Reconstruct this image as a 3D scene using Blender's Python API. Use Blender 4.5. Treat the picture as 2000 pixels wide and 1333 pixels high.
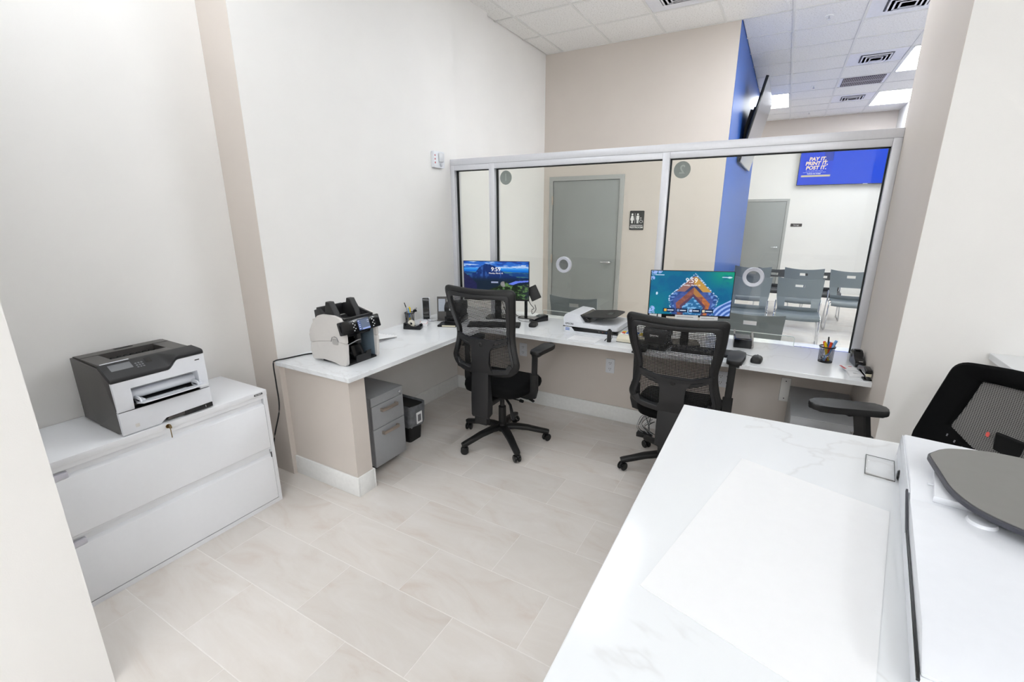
import bpy, bmesh, math, random
import numpy as np
from mathutils import Matrix, Vector
from mathutils.geometry import tessellate_polygon
random.seed(7)
for o in list(bpy.data.objects): bpy.data.objects.remove(o)
S = bpy.context.scene; COL = S.collection
R = math.radians; PI = math.pi

# ------------------------------------------------------------------ camera
cd = bpy.data.cameras.new('camera'); cam = bpy.data.objects.new('camera', cd); COL.objects.link(cam)
cd.sensor_fit = 'HORIZONTAL'; cd.sensor_width = 36; cd.lens = 908.264*36/2000; cd.clip_start = .02; cd.clip_end = 60
rx = Vector((.86953114, .49386414, -.00371669)); ry = Vector((-.12914641, .23463483, .9634665)); rz = -Vector((-.47669362, .83728413, -.26780307))
m = Matrix((rx, ry, rz)).transposed().to_4x4(); m.translation = (2.7571564, -1.53350822, 1.76434835)
cam.matrix_world = m; S.camera = cam

# ------------------------------------------------------------------ world, exposure
w = bpy.data.worlds.new('world'); S.world = w; w.use_nodes = True
w.node_tree.nodes['Background'].inputs[0].default_value = (.9, .95, 1, 1)
w.node_tree.nodes['Background'].inputs[1].default_value = .4
S.view_settings.view_transform = 'Standard'; S.view_settings.look = 'None'; S.view_settings.gamma = 1
S.view_settings.use_curve_mapping = False; S.view_settings.exposure = 0.0
LAMP = 25.0          # emission of the added, unseen office fill panels
LAMP_FAR = 18.5
def area(name, loc, size, power, rot=(0, 0, 0), sy=None, color=(1, 1, 1)):
    l = bpy.data.lights.new(name, 'AREA'); l.energy = power; l.size = size; l.color = color
    if sy: l.shape = 'RECTANGLE'; l.size_y = sy
    o = bpy.data.objects.new(name, l); COL.objects.link(o); o.location = loc; o.rotation_euler = rot
    return o

# ------------------------------------------------------------------ materials
def lin(h):
    h = h.lstrip('#'); c = [int(h[i:i+2], 16)/255 for i in (0, 2, 4)]
    return tuple((x/12.92 if x <= .04045 else ((x+.055)/1.055)**2.4) for x in c) + (1,)
MATS = {}
def mat(name, color, rough=.5, metal=0, spec=.5, grain=0, gscale=40, bump=0, bscale=200, emit=None, es=0, coat=0):
    if name in MATS: return MATS[name]
    m = bpy.data.materials.new(name); m.use_nodes = True; nt = m.node_tree; N = nt.nodes; L = nt.links
    b = N['Principled BSDF']; c = lin(color) if isinstance(color, str) else color
    b.inputs['Base Color'].default_value = c; b.inputs['Roughness'].default_value = rough
    b.inputs['Metallic'].default_value = metal; b.inputs['Specular IOR Level'].default_value = spec
    b.inputs['Coat Weight'].default_value = coat
    tc = N.new('ShaderNodeTexCoord')
    g = grain or .03
    n = N.new('ShaderNodeTexNoise'); n.inputs['Scale'].default_value = gscale; n.inputs['Detail'].default_value = 4
    L.new(tc.outputs['Object'], n.inputs['Vector'])
    mr = N.new('ShaderNodeMapRange'); mr.inputs[1].default_value = .3; mr.inputs[2].default_value = .7
    mr.inputs[3].default_value = 1-g; mr.inputs[4].default_value = 1+g; L.new(n.outputs['Fac'], mr.inputs[0])
    mx = N.new('ShaderNodeVectorMath'); mx.operation = 'SCALE'; mx.inputs[0].default_value = c[:3]
    L.new(mr.outputs[0], mx.inputs['Scale']); L.new(mx.outputs[0], b.inputs['Base Color'])
    if bump:
        n2 = N.new('ShaderNodeTexNoise'); n2.inputs['Scale'].default_value = bscale; n2.inputs['Detail'].default_value = 3
        L.new(tc.outputs['Object'], n2.inputs['Vector'])
        bp = N.new('ShaderNodeBump'); bp.inputs['Strength'].default_value = bump; bp.inputs['Distance'].default_value = .002
        L.new(n2.outputs['Fac'], bp.inputs['Height']); L.new(bp.outputs[0], b.inputs['Normal'])
    if emit:
        b.inputs['Emission Color'].default_value = lin(emit); b.inputs['Emission Strength'].default_value = es
    MATS[name] = m; return m

WALL = mat('warm_white_paint', '#efedea', .55, spec=.35, grain=.012, gscale=3, bump=.12, bscale=260)
GREIGE = mat('greige_paint', '#d6cdc5', .55, spec=.35, grain=.012, gscale=3, bump=.12, bscale=260)
BLUE = mat('blue_paint', '#2d5cae', .42, spec=.35, grain=.02, gscale=4, bump=.06)
TRIM = mat('white_trim_paint', '#eeeeec', .4, spec=.4)
ALU = mat('clear_anodised_aluminium', '#dcdde2', .38, .35, grain=.015, gscale=60)
GASK = mat('black_gasket_rubber', '#161a1a', .7)
STEELW = mat('white_enamelled_steel', '#ecedf0', .35, spec=.5, grain=.006)
LABELP = mat('translucent_label_plastic', '#cfcdd6', .35)
BLK = mat('black_plastic', '#101011', .5, grain=.06, bump=.15, bscale=700)
BLKG = mat('glossy_black_plastic', '#101113', .16, grain=.04)
BLKD = mat('dark_grey_plastic', '#1d1d1f', .5, grain=.04, bump=.12, bscale=700)
CHARC = mat('charcoal_plastic', '#4c4947', .42, grain=.04, bump=.1, bscale=700)
WPL = mat('white_plastic', '#e4e6eb', .38, grain=.01)
GPL = mat('light_grey_plastic', '#d3cfcb', .42, grain=.012)
GPL2 = mat('mid_grey_plastic', '#a9a6a3', .45)  # one even mid grey, used on small parts
BLUGR = mat('blue_grey_liner_plastic', '#6f7f8c', .4, grain=.04)
GSTEEL = mat('silver_grey_steel', '#a3a5a8', .42, .1, grain=.02)
NICK = mat('satin_nickel', '#b9aca0', .33, .75)
CHROME = mat('chrome', '#d9dbde', .12, 1)
BRASS = mat('brass', '#8f7a55', .28, 1)
FAB = mat('black_upholstery_fabric', '#0d0d0e', .95, spec=.15, grain=.15, gscale=500, bump=.4, bscale=900)
PAPER = mat('white_paper', '#f0f0f1', .7, spec=.2, grain=.006)
BEIGE = mat('ivory_plastic', '#e6dfca', .45)
GDOOR = mat('grey_door_paint', '#969998', .45, grain=.012, gscale=5)
GFRAME = mat('grey_frame_paint', '#adaeac', .45)
SHELL = mat('grey_chair_shell_plastic', '#6a7378', .4, grain=.02, bump=.05)
SHELLD = mat('charcoal_chair_shell_plastic', '#37393c', .45)
RED = mat('red_print', '#b8383a', .5)
WHITE = mat('white_print', '#f4f4f4', .5)
INK = mat('grey_print', '#77777b', .6)
INKB = mat('black_print', '#222428', .6)
YEL = mat('yellow_plastic', '#f0cf16', .35); ORG = mat('orange_red_plastic', '#e2481e', .35)
BLP = mat('blue_plastic', '#2c63b8', .3); LBL = mat('light_blue_plastic', '#7fb0e4', .3)
SCRN = mat('grey_display_glass', '#77797c', .15, grain=.05)
CREAM = mat('cream_print', '#d8d3bb', .5)
BAG = mat('smoky_bin_liner', '#6f7175', .3, grain=.25, gscale=30, bump=.8, bscale=40)
def emis(name, color, s):
    m = bpy.data.materials.new(name); m.use_nodes = True; nt = m.node_tree; nt.nodes.clear()
    e = nt.nodes.new('ShaderNodeEmission'); o = nt.nodes.new('ShaderNodeOutputMaterial')
    e.inputs[0].default_value = lin(color); e.inputs[1].default_value = s; nt.links.new(e.outputs[0], o.inputs[0]); return m
PANEL = emis('added_fill_lens', '#f5faff', LAMP); PANELN = emis('added_near_fill_lens', '#f5faff', 9.0); PANELF = emis('lit_far_troffer_lens', '#f5faff', LAMP_FAR)  # both office lenses belong to added, unseen panels

def nodes(name):
    m = bpy.data.materials.new(name); m.use_nodes = True
    return m, m.node_tree.nodes, m.node_tree.links, m.node_tree.nodes['Principled BSDF']
def ramp(N, stops):
    r = N.new('ShaderNodeValToRGB'); e = r.color_ramp.elements
    while len(e) < len(stops): e.new(.5)
    for k, (p, c) in enumerate(stops): e[k].position = p; e[k].color = lin(c) if isinstance(c, str) else c
    return r
def tile_mat():
    m, N, L, b = nodes('porcelain_stone_tile')
    tc = N.new('ShaderNodeTexCoord'); oi = N.new('ShaderNodeObjectInfo')
    sc = N.new('ShaderNodeVectorMath'); sc.operation = 'SCALE'; sc.inputs[0].default_value = (13, 29, 7); L.new(oi.outputs['Random'], sc.inputs['Scale'])
    ad = N.new('ShaderNodeVectorMath'); L.new(tc.outputs['Object'], ad.inputs[0]); L.new(sc.outputs[0], ad.inputs[1])
    mp = N.new('ShaderNodeMapping'); mp.inputs['Scale'].default_value = (1, 2.6, 1); mp.inputs['Rotation'].default_value = (0, 0, .5); L.new(ad.outputs[0], mp.inputs[0])
    n = N.new('ShaderNodeTexNoise'); n.inputs['Scale'].default_value = 2.2; n.inputs['Detail'].default_value = 9; n.inputs['Roughness'].default_value = .62; n.inputs['Distortion'].default_value = 1.1
    L.new(mp.outputs[0], n.inputs['Vector'])
    r = ramp(N, [(.3, '#d6cbc2'), (.45, '#ddd6cf'), (.6, '#e1dbd5'), (.75, '#e5e0db')]); L.new(n.outputs['Fac'], r.inputs[0])
    hs = N.new('ShaderNodeHueSaturation'); mr = N.new('ShaderNodeMapRange'); mr.inputs[3].default_value = .955; mr.inputs[4].default_value = 1.04
    L.new(oi.outputs['Random'], mr.inputs[0]); L.new(mr.outputs[0], hs.inputs['Value']); L.new(r.outputs[0], hs.inputs['Color']); L.new(hs.outputs[0], b.inputs['Base Color'])
    b.inputs['Roughness'].default_value = .42; b.inputs['Specular IOR Level'].default_value = .4; return m
TILE = tile_mat()
GROUT = mat('pale_grout', '#ece7e2', .8, grain=.03)
def quartz():
    m, N, L, b = nodes('white_veined_quartz')
    tc = N.new('ShaderNodeTexCoord'); mp = N.new('ShaderNodeMapping'); mp.inputs['Rotation'].default_value = (0, 0, .7); L.new(tc.outputs['Object'], mp.inputs[0])
    n = N.new('ShaderNodeTexNoise'); n.inputs['Scale'].default_value = 1.1; n.inputs['Detail'].default_value = 6; n.inputs['Distortion'].default_value = .9; L.new(mp.outputs[0], n.inputs['Vector'])
    r = ramp(N, [(.0, '#eceef0'), (.494, '#eceef0'), (.5, '#e3e4e5'), (.506, '#eceef0'), (1, '#eef0f2')]); L.new(n.outputs['Fac'], r.inputs[0]); L.new(r.outputs[0], b.inputs['Base Color'])
    b.inputs['Roughness'].default_value = .13; b.inputs['Specular IOR Level'].default_value = .5; return m
QUARTZ = quartz()
def acoustic():
    m, N, L, b = nodes('fissured_acoustic_tile')
    tc = N.new('ShaderNodeTexCoord'); n = N.new('ShaderNodeTexNoise'); n.inputs['Scale'].default_value = 70; n.inputs['Detail'].default_value = 5; n.inputs['Roughness'].default_value = .7
    L.new(tc.outputs['Object'], n.inputs['Vector'])
    r = ramp(N, [(.36, '#cdcac5'), (.44, '#f0eeeb'), (.7, '#f6f5f3')]); L.new(n.outputs['Fac'], r.inputs[0]); L.new(r.outputs[0], b.inputs['Base Color'])
    bp = N.new('ShaderNodeBump'); bp.inputs['Strength'].default_value = .5; bp.inputs['Distance'].default_value = .004; L.new(n.outputs['Fac'], bp.inputs['Height']); L.new(bp.outputs[0], b.inputs['Normal'])
    b.inputs['Roughness'].default_value = .9; return m
ACOU = acoustic()
def glass(name='tinted_clear_glass', tint=(.965, .97, .945, 1), ior=1.33):
    m = bpy.data.materials.new(name); m.use_nodes = True; N = m.node_tree.nodes; L = m.node_tree.links; N.clear()
    t = N.new('ShaderNodeBsdfTransparent'); t.inputs[0].default_value = tint
    g = N.new('ShaderNodeBsdfGlossy'); g.inputs['Roughness'].default_value = 0
    f = N.new('ShaderNodeFresnel'); f.inputs[0].default_value = ior
    x = N.new('ShaderNodeMixShader'); o = N.new('ShaderNodeOutputMaterial')
    L.new(f.outputs[0], x.inputs[0]); L.new(t.outputs[0], x.inputs[1]); L.new(g.outputs[0], x.inputs[2]); L.new(x.outputs[0], o.inputs[0]); return m
GLASS = glass(); CLEAR = glass('clear_acrylic', (.995, .995, .995, 1), 1.04)
GEDGE = mat('polished_glass_edge', '#eef6f2', .2, emit='#ffffff', es=0)
FROST = mat('grey_frosted_vinyl', '#8d948f', .5); FROSTD = mat('grey_vinyl_numeral', '#a7ada8', .5)
def meshmat(name, px, pz, thr, color):
    m = bpy.data.materials.new(name); m.use_nodes = True; N = m.node_tree.nodes; L = m.node_tree.links; b = N['Principled BSDF']
    b.inputs['Base Color'].default_value = lin(color); b.inputs['Roughness'].default_value = .7
    tc = N.new('ShaderNodeTexCoord'); s = N.new('ShaderNodeSeparateXYZ'); L.new(tc.outputs['Object'], s.inputs[0])
    cs = []
    for out, p in (('X', px), ('Z', pz)):
        a = N.new('ShaderNodeMath'); a.operation = 'MULTIPLY'; a.inputs[1].default_value = PI/p; L.new(s.outputs[out], a.inputs[0])
        c = N.new('ShaderNodeMath'); c.operation = 'COSINE'; L.new(a.outputs[0], c.inputs[0]); cs.append(c)
    pr = N.new('ShaderNodeMath'); pr.operation = 'MULTIPLY'; L.new(cs[0].outputs[0], pr.inputs[0]); L.new(cs[1].outputs[0], pr.inputs[1])
    ab = N.new('ShaderNodeMath'); ab.operation = 'ABSOLUTE'; L.new(pr.outputs[0], ab.inputs[0])
    gt = N.new('ShaderNodeMath'); gt.operation = 'GREATER_THAN'; gt.inputs[1].default_value = thr; L.new(ab.outputs[0], gt.inputs[0])
    t = N.new('ShaderNodeBsdfTransparent'); x = N.new('ShaderNodeMixShader'); o = N['Material Output']
    L.new(gt.outputs[0], x.inputs[0]); L.new(b.outputs[0], x.inputs[1]); L.new(t.outputs[0], x.inputs[2]); L.new(x.outputs[0], o.inputs[0]); return m
MESH = meshmat('black_chair_netting', .0078, .0105, .5, '#0b0b0c')
MESH3 = meshmat('grey_knit_netting', .007, .0065, .5, '#8b8987')
WIRE = meshmat('black_wire_mesh', .004, .004, .3, '#17171a')

# ------------------------------------------------------------------ mesh helpers
class MB:
    def __init__(s): s.bm = bmesh.new()
    def _fin(s, vs, M):
        if M is not None:
            for v in vs: v.co = M @ v.co
    def box(s, x0, x1, y0, y1, z0, z1, bev=0, M=None, seg=2):
        b = bmesh.new()
        vs = [b.verts.new((x, y, z)) for x in (x0, x1) for y in (y0, y1) for z in (z0, z1)]
        for f in ((0, 1, 3, 2), (4, 6, 7, 5), (0, 4, 5, 1), (2, 3, 7, 6), (0, 2, 6, 4), (1, 5, 7, 3)): b.faces.new([vs[i] for i in f])
        if bev: bmesh.ops.bevel(b, geom=b.edges[:], offset=bev, segments=seg, affect='EDGES', profile=.5, clamp_overlap=True)
        s.merge(b, M); return s
    def merge(s, b, M=None):
        bmesh.ops.recalc_face_normals(b, faces=b.faces[:])
        if M is not None: b.transform(M)
        me = bpy.data.meshes.new('t'); b.to_mesh(me); b.free(); s.bm.from_mesh(me); bpy.data.meshes.remove(me)
    def prism(s, poly, a0, a1, axis='z', bev=0, M=None, seg=2):
        """poly in the two remaining axes (xy for z, xz for y, yz for x)"""
        b = bmesh.new()
        def P(p, a): return {'z': (p[0], p[1], a), 'y': (p[0], a, p[1]), 'x': (a, p[0], p[1])}[axis]
        lo = [b.verts.new(P(p, a0)) for p in poly]; hi = [b.verts.new(P(p, a1)) for p in poly]
        n = len(poly)
        f0 = b.faces.new(lo); f1 = b.faces.new(hi[::-1])
        for i in range(n): b.faces.new((lo[i], lo[(i+1) % n], hi[(i+1) % n], hi[i]))
        if bev:
            ed = [e for e in b.edges if (e in f0.edges[:] or e in f1.edges[:])]
            bmesh.ops.bevel(b, geom=ed, offset=bev, segments=seg, affect='EDGES', profile=.5, clamp_overlap=True)
        b.faces.ensure_lookup_table()
        bmesh.ops.triangulate(b, faces=[f for f in b.faces if len(f.verts) > 4])
        s.merge(b, M); return s
    def cyl(s, p0, p1, r0, r1=None, n=20, bev=0):
        p0 = Vector(p0); p1 = Vector(p1); r1 = r0 if r1 is None else r1
        b = bmesh.new(); q = (p1-p0).to_track_quat('Z', 'Y'); L = (p1-p0).length
        A = [b.verts.new((r0*math.cos(2*PI*i/n), r0*math.sin(2*PI*i/n), 0)) for i in range(n)]
        B = [b.verts.new((r1*math.cos(2*PI*i/n), r1*math.sin(2*PI*i/n), L)) for i in range(n)]
        f0 = b.faces.new(A); f1 = b.faces.new(B)
        for i in range(n): b.faces.new((A[i], A[(i+1) % n], B[(i+1) % n], B[i]))
        if bev:
            bmesh.ops.bevel(b, geom=list(set(f0.edges[:]+f1.edges[:])), offset=bev, segments=2, affect='EDGES', clamp_overlap=True)
        s.merge(b, Matrix.Translation(p0) @ q.to_matrix().to_4x4()); return s
    def lathe(s, prof, n=32, M=None, cap=True):
        b = bmesh.new(); rings = []
        for r, z in prof: rings.append([b.verts.new((r*math.cos(2*PI*i/n), r*math.sin(2*PI*i/n), z)) for i in range(n)])
        for A, B in zip(rings, rings[1:]):
            for i in range(n): b.faces.new((A[i], A[(i+1) % n], B[(i+1) % n], B[i]))
        if cap:
            for A in (rings[0], rings[-1]):
                if (A[0].co-A[n//2].co).length > 1e-5: b.faces.new(A)
        bmesh.ops.remove_doubles(b, verts=b.verts[:], dist=1e-6)
        s.merge(b, M); return s
    def sweep(s, pts, w, t=None, n=8, up=(0, 0, 1), closed=False, M=None, cap=True, taper=None):
        """round tube (t None, w radius) or rectangular bar w x t along pts"""
        P = [Vector(p) for p in pts]; b = bmesh.new(); rings = []; N = len(P)
        for i, p in enumerate(P):
            a = P[(i-1) % N] if (closed or i > 0) else P[i]; c = P[(i+1) % N] if (closed or i < N-1) else P[i]
            d = (c-a).normalized(); u = Vector(up)
            if abs(d.dot(u)) > .97: u = Vector((0, 1, 0)) if abs(d.y) < .9 else Vector((1, 0, 0))
            sd = d.cross(u).normalized(); uu = sd.cross(d).normalized()
            k = taper[i] if taper else 1
            if t is None: ring = [p + (sd*math.cos(2*PI*j/n)+uu*math.sin(2*PI*j/n))*w*k for j in range(n)]
            else:
                ww = w/2*k; tt = t/2; c_ = min(ww, tt)*.35
                ring = [p+sd*x+uu*y for x, y in ((ww-c_, -tt), (ww, -tt+c_), (ww, tt-c_), (ww-c_, tt), (-ww+c_, tt), (-ww, tt-c_), (-ww, -tt+c_), (-ww+c_, -tt))]
            rings.append([b.verts.new(q) for q in ring])
        K = len(rings[0]); rng = range(N if closed else N-1)
        for i in rng:
            A, B = rings[i], rings[(i+1) % N]
            for j in range(K): b.faces.new((A[j], A[(j+1) % K], B[(j+1) % K], B[j]))
        if not closed and cap: b.faces.new(rings[0]); b.faces.new(rings[-1][::-1])
        s.merge(b, M); return s
    def ringplate(s, outer, inner, surf, t, M=None):
        """plate with a hole: outer/inner loops of (x,z), surf(x,z)->y, thickness t"""
        b = bmesh.new(); n = len(outer); V = []
        for o, i in zip(outer, inner):
            yo, yi = surf(*o), surf(*i)
            e = t*.28
            ox, oz = o; ix, iz = i; dx, dz = ix-ox, iz-oz; L = math.hypot(dx, dz) or 1; dx, dz = dx/L*e, dz/L*e
            V.append([b.verts.new(q) for q in ((ox, yo-t/2+e, oz), (ox+dx, yo-t/2, oz+dz), (ix-dx, yi-t/2, iz-dz), (ix, yi-t/2+e, iz), (ix, yi+t/2-e, iz), (ix-dx, yi+t/2, iz-dz), (ox+dx, yo+t/2, oz+dz), (ox, yo+t/2-e, oz))])
        for k in range(n):
            A, B = V[k], V[(k+1) % n]
            for j in range(8): b.faces.new((A[j], A[(j+1) % 8], B[(j+1) % 8], B[j]))
        s.merge(b, M); return s
    def grid(s, fl, fr, z0, z1, surf, t, nx=12, nz=16, M=None):
        """curved plate between x=fl(z) and x=fr(z)"""
        b = bmesh.new(); F = []; Bk = []
        for j in range(nz+1):
            z = z0+(z1-z0)*j/nz; rF = []; rB = []
            for i in range(nx+1):
                x = fl(z)+(fr(z)-fl(z))*i/nx; y = surf(x, z)
                rF.append(b.verts.new((x, y-t/2, z)))
                if t: rB.append(b.verts.new((x, y+t/2, z)))
            F.append(rF); Bk.append(rB)
        for j in range(nz):
            for i in range(nx):
                b.faces.new((F[j][i], F[j][i+1], F[j+1][i+1], F[j+1][i]))
                if t: b.faces.new((Bk[j][i+1], Bk[j][i], Bk[j+1][i], Bk[j+1][i+1]))
        if t:
            for j in range(nz):
                for i in (0, nx):
                    b.faces.new((F[j][i], F[j+1][i], Bk[j+1][i], Bk[j][i]))
            for i in range(nx):
                for j in (0, nz): b.faces.new((F[j][i], F[j][i+1], Bk[j][i+1], Bk[j][i]))
        s.merge(b, M); return s
    def build(s, name, material, parent=None, smooth=35, mats=None, xform=None):
        me = bpy.data.meshes.new(name); 
        if xform is not None: s.bm.transform(xform)
        s.bm.to_mesh(me); s.bm.free()
        me.materials.append(material)
        if smooth: me.shade_smooth(); me.set_sharp_from_angle(angle=R(smooth))
        o = bpy.data.objects.new(name, me); COL.objects.link(o); o.parent = parent; return o
def rpoly(pts, r, seg=5):
    out = []; n = len(pts); rr = r if isinstance(r, (list, tuple)) else [r]*n
    for i in range(n):
        p = Vector(pts[i]); a = Vector(pts[i-1])-p; c = Vector(pts[(i+1) % n])-p
        d = min(rr[i], a.length*.49, c.length*.49)
        if d < 1e-6: out.append(tuple(p)); continue
        A = p+a.normalized()*d; C = p+c.normalized()*d
        for k in range(seg+1):
            t = k/seg; q = A*(1-t)**2+p*2*t*(1-t)+C*t*t; out.append(tuple(q))
    return out
def rrect(x0, x1, y0, y1, r, seg=5): return rpoly([(x0, y0), (x1, y0), (x1, y1), (x0, y1)], r, seg)
def resample(loop, n):
    P = [Vector(p) for p in loop]; P.append(P[0]); L = [0]
    for a, b in zip(P, P[1:]): L.append(L[-1]+(b-a).length)
    out = []
    for k in range(n):
        d = L[-1]*k/n; i = max(j for j in range(len(L)-1) if L[j] <= d+1e-9); s_ = (L[i+1]-L[i]) or 1
        out.append(tuple(P[i].lerp(P[i+1], (d-L[i])/s_)))
    return out
def thing(name, label, cat, loc=(0, 0, 0), rz=0, group=None, rot=None):
    o = bpy.data.objects.new(name, None); COL.objects.link(o); o.location = loc; o.rotation_euler = rot or (0, 0, rz)
    o.empty_display_size = .1; o['label'] = label; o['category'] = cat
    if group: o['group'] = group
    return o
def tag(o, label, cat, group=None, loc=None, rz=None):
    o['label'] = label; o['category'] = cat
    if group: o['group'] = group
    if loc is not None: o.location = loc
    if rz is not None: o.rotation_euler = (0, 0, rz)
    return o
def struct(o): o['kind'] = 'structure'; return o
def bx(name, m, parent, *a, bev=0, smooth=35): return MB().box(*a, bev=bev).build(name, m, parent, smooth=smooth)
def copy_tree(o, parent=None):
    c = o.copy(); COL.objects.link(c)
    if parent: c.parent = parent
    for ch in o.children: copy_tree(ch, c)
    return c
def text_mesh(txt, size, M, bold=0, align='CENTER', ext=.0004, sp=1.0, shear=0):
    cu = bpy.data.curves.new('t', 'FONT'); cu.body = txt; cu.size = size; cu.align_x = align; cu.align_y = 'CENTER'; cu.extrude = ext; cu.offset = bold; cu.space_line = sp; cu.shear = shear; cu.resolution_u = 3
    ob = bpy.data.objects.new('t', cu); COL.objects.link(ob); me = bpy.data.meshes.new_from_object(ob); bpy.data.objects.remove(ob); bpy.data.curves.remove(cu)
    me.transform(M); return me
def lettering(txt, size, M, m, parent, name='lettering', **k):
    me = text_mesh(txt, size, M, **k); me.materials.clear(); me.materials.append(m); me.name = name
    o = bpy.data.objects.new(name, me); COL.objects.link(o); o.parent = parent; return o
def face(x, y, z, n='-y', mirror=False):
    """matrix putting text (in its xy plane) on a face looking to n"""
    B = {'-y': Matrix(((1, 0, 0), (0, 0, -1), (0, 1, 0))), '+x': Matrix(((0, 0, 1), (1, 0, 0), (0, 1, 0))), '+z': Matrix.Identity(3), '+y': Matrix(((-1, 0, 0), (0, 0, 1), (0, 1, 0)))}[n]
    M = B.to_4x4()
    if mirror: M = M @ Matrix.Diagonal((-1, 1, 1, 1))
    return Matrix.Translation((x, y, z)) @ M
def cable(name, pts, r, m, label, cat='cable', group=None, parent=None, res=8):
    P = [Vector(p) for p in pts]; out = []
    for i in range(len(P)-1):
        a, b, c, d = P[max(i-1, 0)], P[i], P[i+1], P[min(i+2, len(P)-1)]
        for k in range(res):
            t = k/res; out.append(.5*((2*b)+(c-a)*t+(2*a-5*b+4*c-d)*t*t+(3*b-a-3*c+d)*t**3))
    out.append(P[-1]); o = MB().sweep(out, r, n=6).build(name, m, parent, smooth=60)
    if label: tag(o, label, cat, group)
    return o
def picture(name, W, H, nx, ny, fn, M, parent, strength=1.0):
    """flat picture on a screen: fn(u,v arrays)->rgb srgb arrays; W x H centred, in the xy plane of M"""
    u, v = np.meshgrid((np.arange(nx+1))/nx, (np.arange(ny+1))/ny)
    rgb = np.clip(fn(u, v), 0, 1); rgb = np.where(rgb <= .04045, rgb/12.92, ((rgb+.055)/1.055)**2.4)
    co = np.stack([(u-.5)*W, (v-.5)*H, np.zeros_like(u)], -1).reshape(-1, 3)
    i = (np.arange(ny)[:, None]*(nx+1)+np.arange(nx)[None]).reshape(-1)
    F = np.stack([i, i+1, i+nx+2, i+nx+1], 1)
    me = bpy.data.meshes.new(name); me.from_pydata(co.tolist(), [], F.tolist())
    at = me.color_attributes.new('pic', 'FLOAT_COLOR', 'POINT'); a = np.ones((co.shape[0], 4), 'f'); a[:, :3] = rgb.reshape(-1, 3); at.data.foreach_set('color', a.ravel())
    me.transform(M)
    key = 'lit_screen_%g' % strength
    if key not in MATS:
        m = bpy.data.materials.new(key); m.use_nodes = True; N = m.node_tree.nodes; L = m.node_tree.links; b = N['Principled BSDF']
        an = N.new('ShaderNodeAttribute'); an.attribute_name = 'pic'
        b.inputs['Base Color'].default_value = (.01, .01, .01, 1); b.inputs['Roughness'].default_value = .5; b.inputs['Specular IOR Level'].default_value = .12
        L.new(an.outputs['Color'], b.inputs['Emission Color']); b.inputs['Emission Strength'].default_value = strength; MATS[key] = m
    me.materials.append(MATS[key]); o = bpy.data.objects.new(name, me); COL.objects.link(o); o.parent = parent; return o
def vnoise(u, v, f, seed=0, oct=4):
    rng = np.random.default_rng(seed); out = 0; amp = 1; tot = 0
    for k in range(oct):
        g = rng.random((64, 64)); x = u*f; y = v*f; xi = np.floor(x).astype(int); yi = np.floor(y).astype(int); fx = x-xi; fy = y-yi
        fx = fx*fx*(3-2*fx); fy = fy*fy*(3-2*fy)
        q = lambda a, b: g[a % 64, b % 64]
        out = out+amp*((q(xi, yi)*(1-fx)+q(xi+1, yi)*fx)*(1-fy)+(q(xi, yi+1)*(1-fx)+q(xi+1, yi+1)*fx)*fy); tot += amp; amp *= .5; f *= 2
    return out/tot

# ================================================================== THE SETTING
ZC = 3.647; YG = 2.164; H = .836
def sbox(name, m, *a, bev=0): return struct(bx(name, m, None, *a, bev=bev))
# floor with individual tiles
fl = struct(MB().box(-1.2, 6.4, -7.4, 11.2, -.06, -.0007).build('floor', GROUT))
TX, TY = .655, .3243
def chamfer_tile(w, h):
    b = MB(); c = .0012
    v = []
    for z, e in ((-.006, 0), (-.0004, 0), (0, c)):
        v.append([b.bm.verts.new((x, y, z)) for x, y in ((e, e), (w-e, e), (w-e, h-e), (e, h-e))])
    for A, B in zip(v, v[1:]):
        for i in range(4): b.bm.faces.new((A[i], A[(i+1) % 4], B[(i+1) % 4], B[i]))
    b.bm.faces.new(v[2]); return b
cache = {}
def put_tile(x0, x1, y0, y1):
    k = (round(x1-x0, 3), round(y1-y0, 3))
    if k[0] < .03 or k[1] < .02: return
    if k in cache: o = cache[k].copy(); COL.objects.link(o)
    else: o = chamfer_tile(*k).build('tile', TILE, fl, smooth=0); cache[k] = o
    o.location = (x0, y0, 0)
def tiles(X0, X1, Y0, Y1):
    g = .0022
    r = math.floor((Y0-.123)/TY)
    while .123+r*TY < Y1:
        y = .123+r*TY; off = .376 if r % 2 == 0 else .7035
        k = math.floor((X0-off)/TX)
        while off+k*TX < X1:
            x = off+k*TX
            put_tile(max(x+g, X0), min(x+TX-g, X1), max(y+g, Y0), min(y+TY-g, Y1)); k += 1
        r += 1
tiles(-.285, 3.302, -1.4, 1.251); tiles(0, 3.302, 1.2514, 2.15); tiles(-.101, 5.2, 2.32, 9.2)

# ceiling: slab, grid, tiles
ce = struct(MB().box(-1.2, 6.4, -7.4, 11.2, ZC+.02, ZC+.08).build('ceiling', WALL))
GX = [-.101, .132, .742, 1.352, 1.962, 2.573, 3.19, 3.81, 4.44, 5.06, 5.2]
GY = [-3.2+.0] + [4.369-.61*k for k in range(12, 0, -1)] + [4.369] + [4.369+.633*k for k in range(1, 11)] + [10.834]
def in_room(x, y): return not (x < 2.113 and 4.369 < y < 8.43)
tee = MB()
for x in GX[1:-1]:
    y0 = -3.2
    if x < 2.1: tee.box(x-.012, x+.012, -3.2, 4.369, ZC-.002, ZC+.012); tee.box(x-.012, x+.012, 8.43, 10.83, ZC-.002, ZC+.012)
    else: tee.box(x-.012, x+.012, -3.2, 10.83, ZC-.002, ZC+.012)
for y in GY[1:-1]:
    x0 = -.1 if (y < 4.37 or y > 8.43) else 2.113
    tee.box(x0, 5.2, y-.012, y+.012, ZC-.0015, ZC+.011)
t_ = tee.build('ceiling_grid', mat('white_tee_bar', '#e4e3e0', .5), ce, smooth=0)
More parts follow.
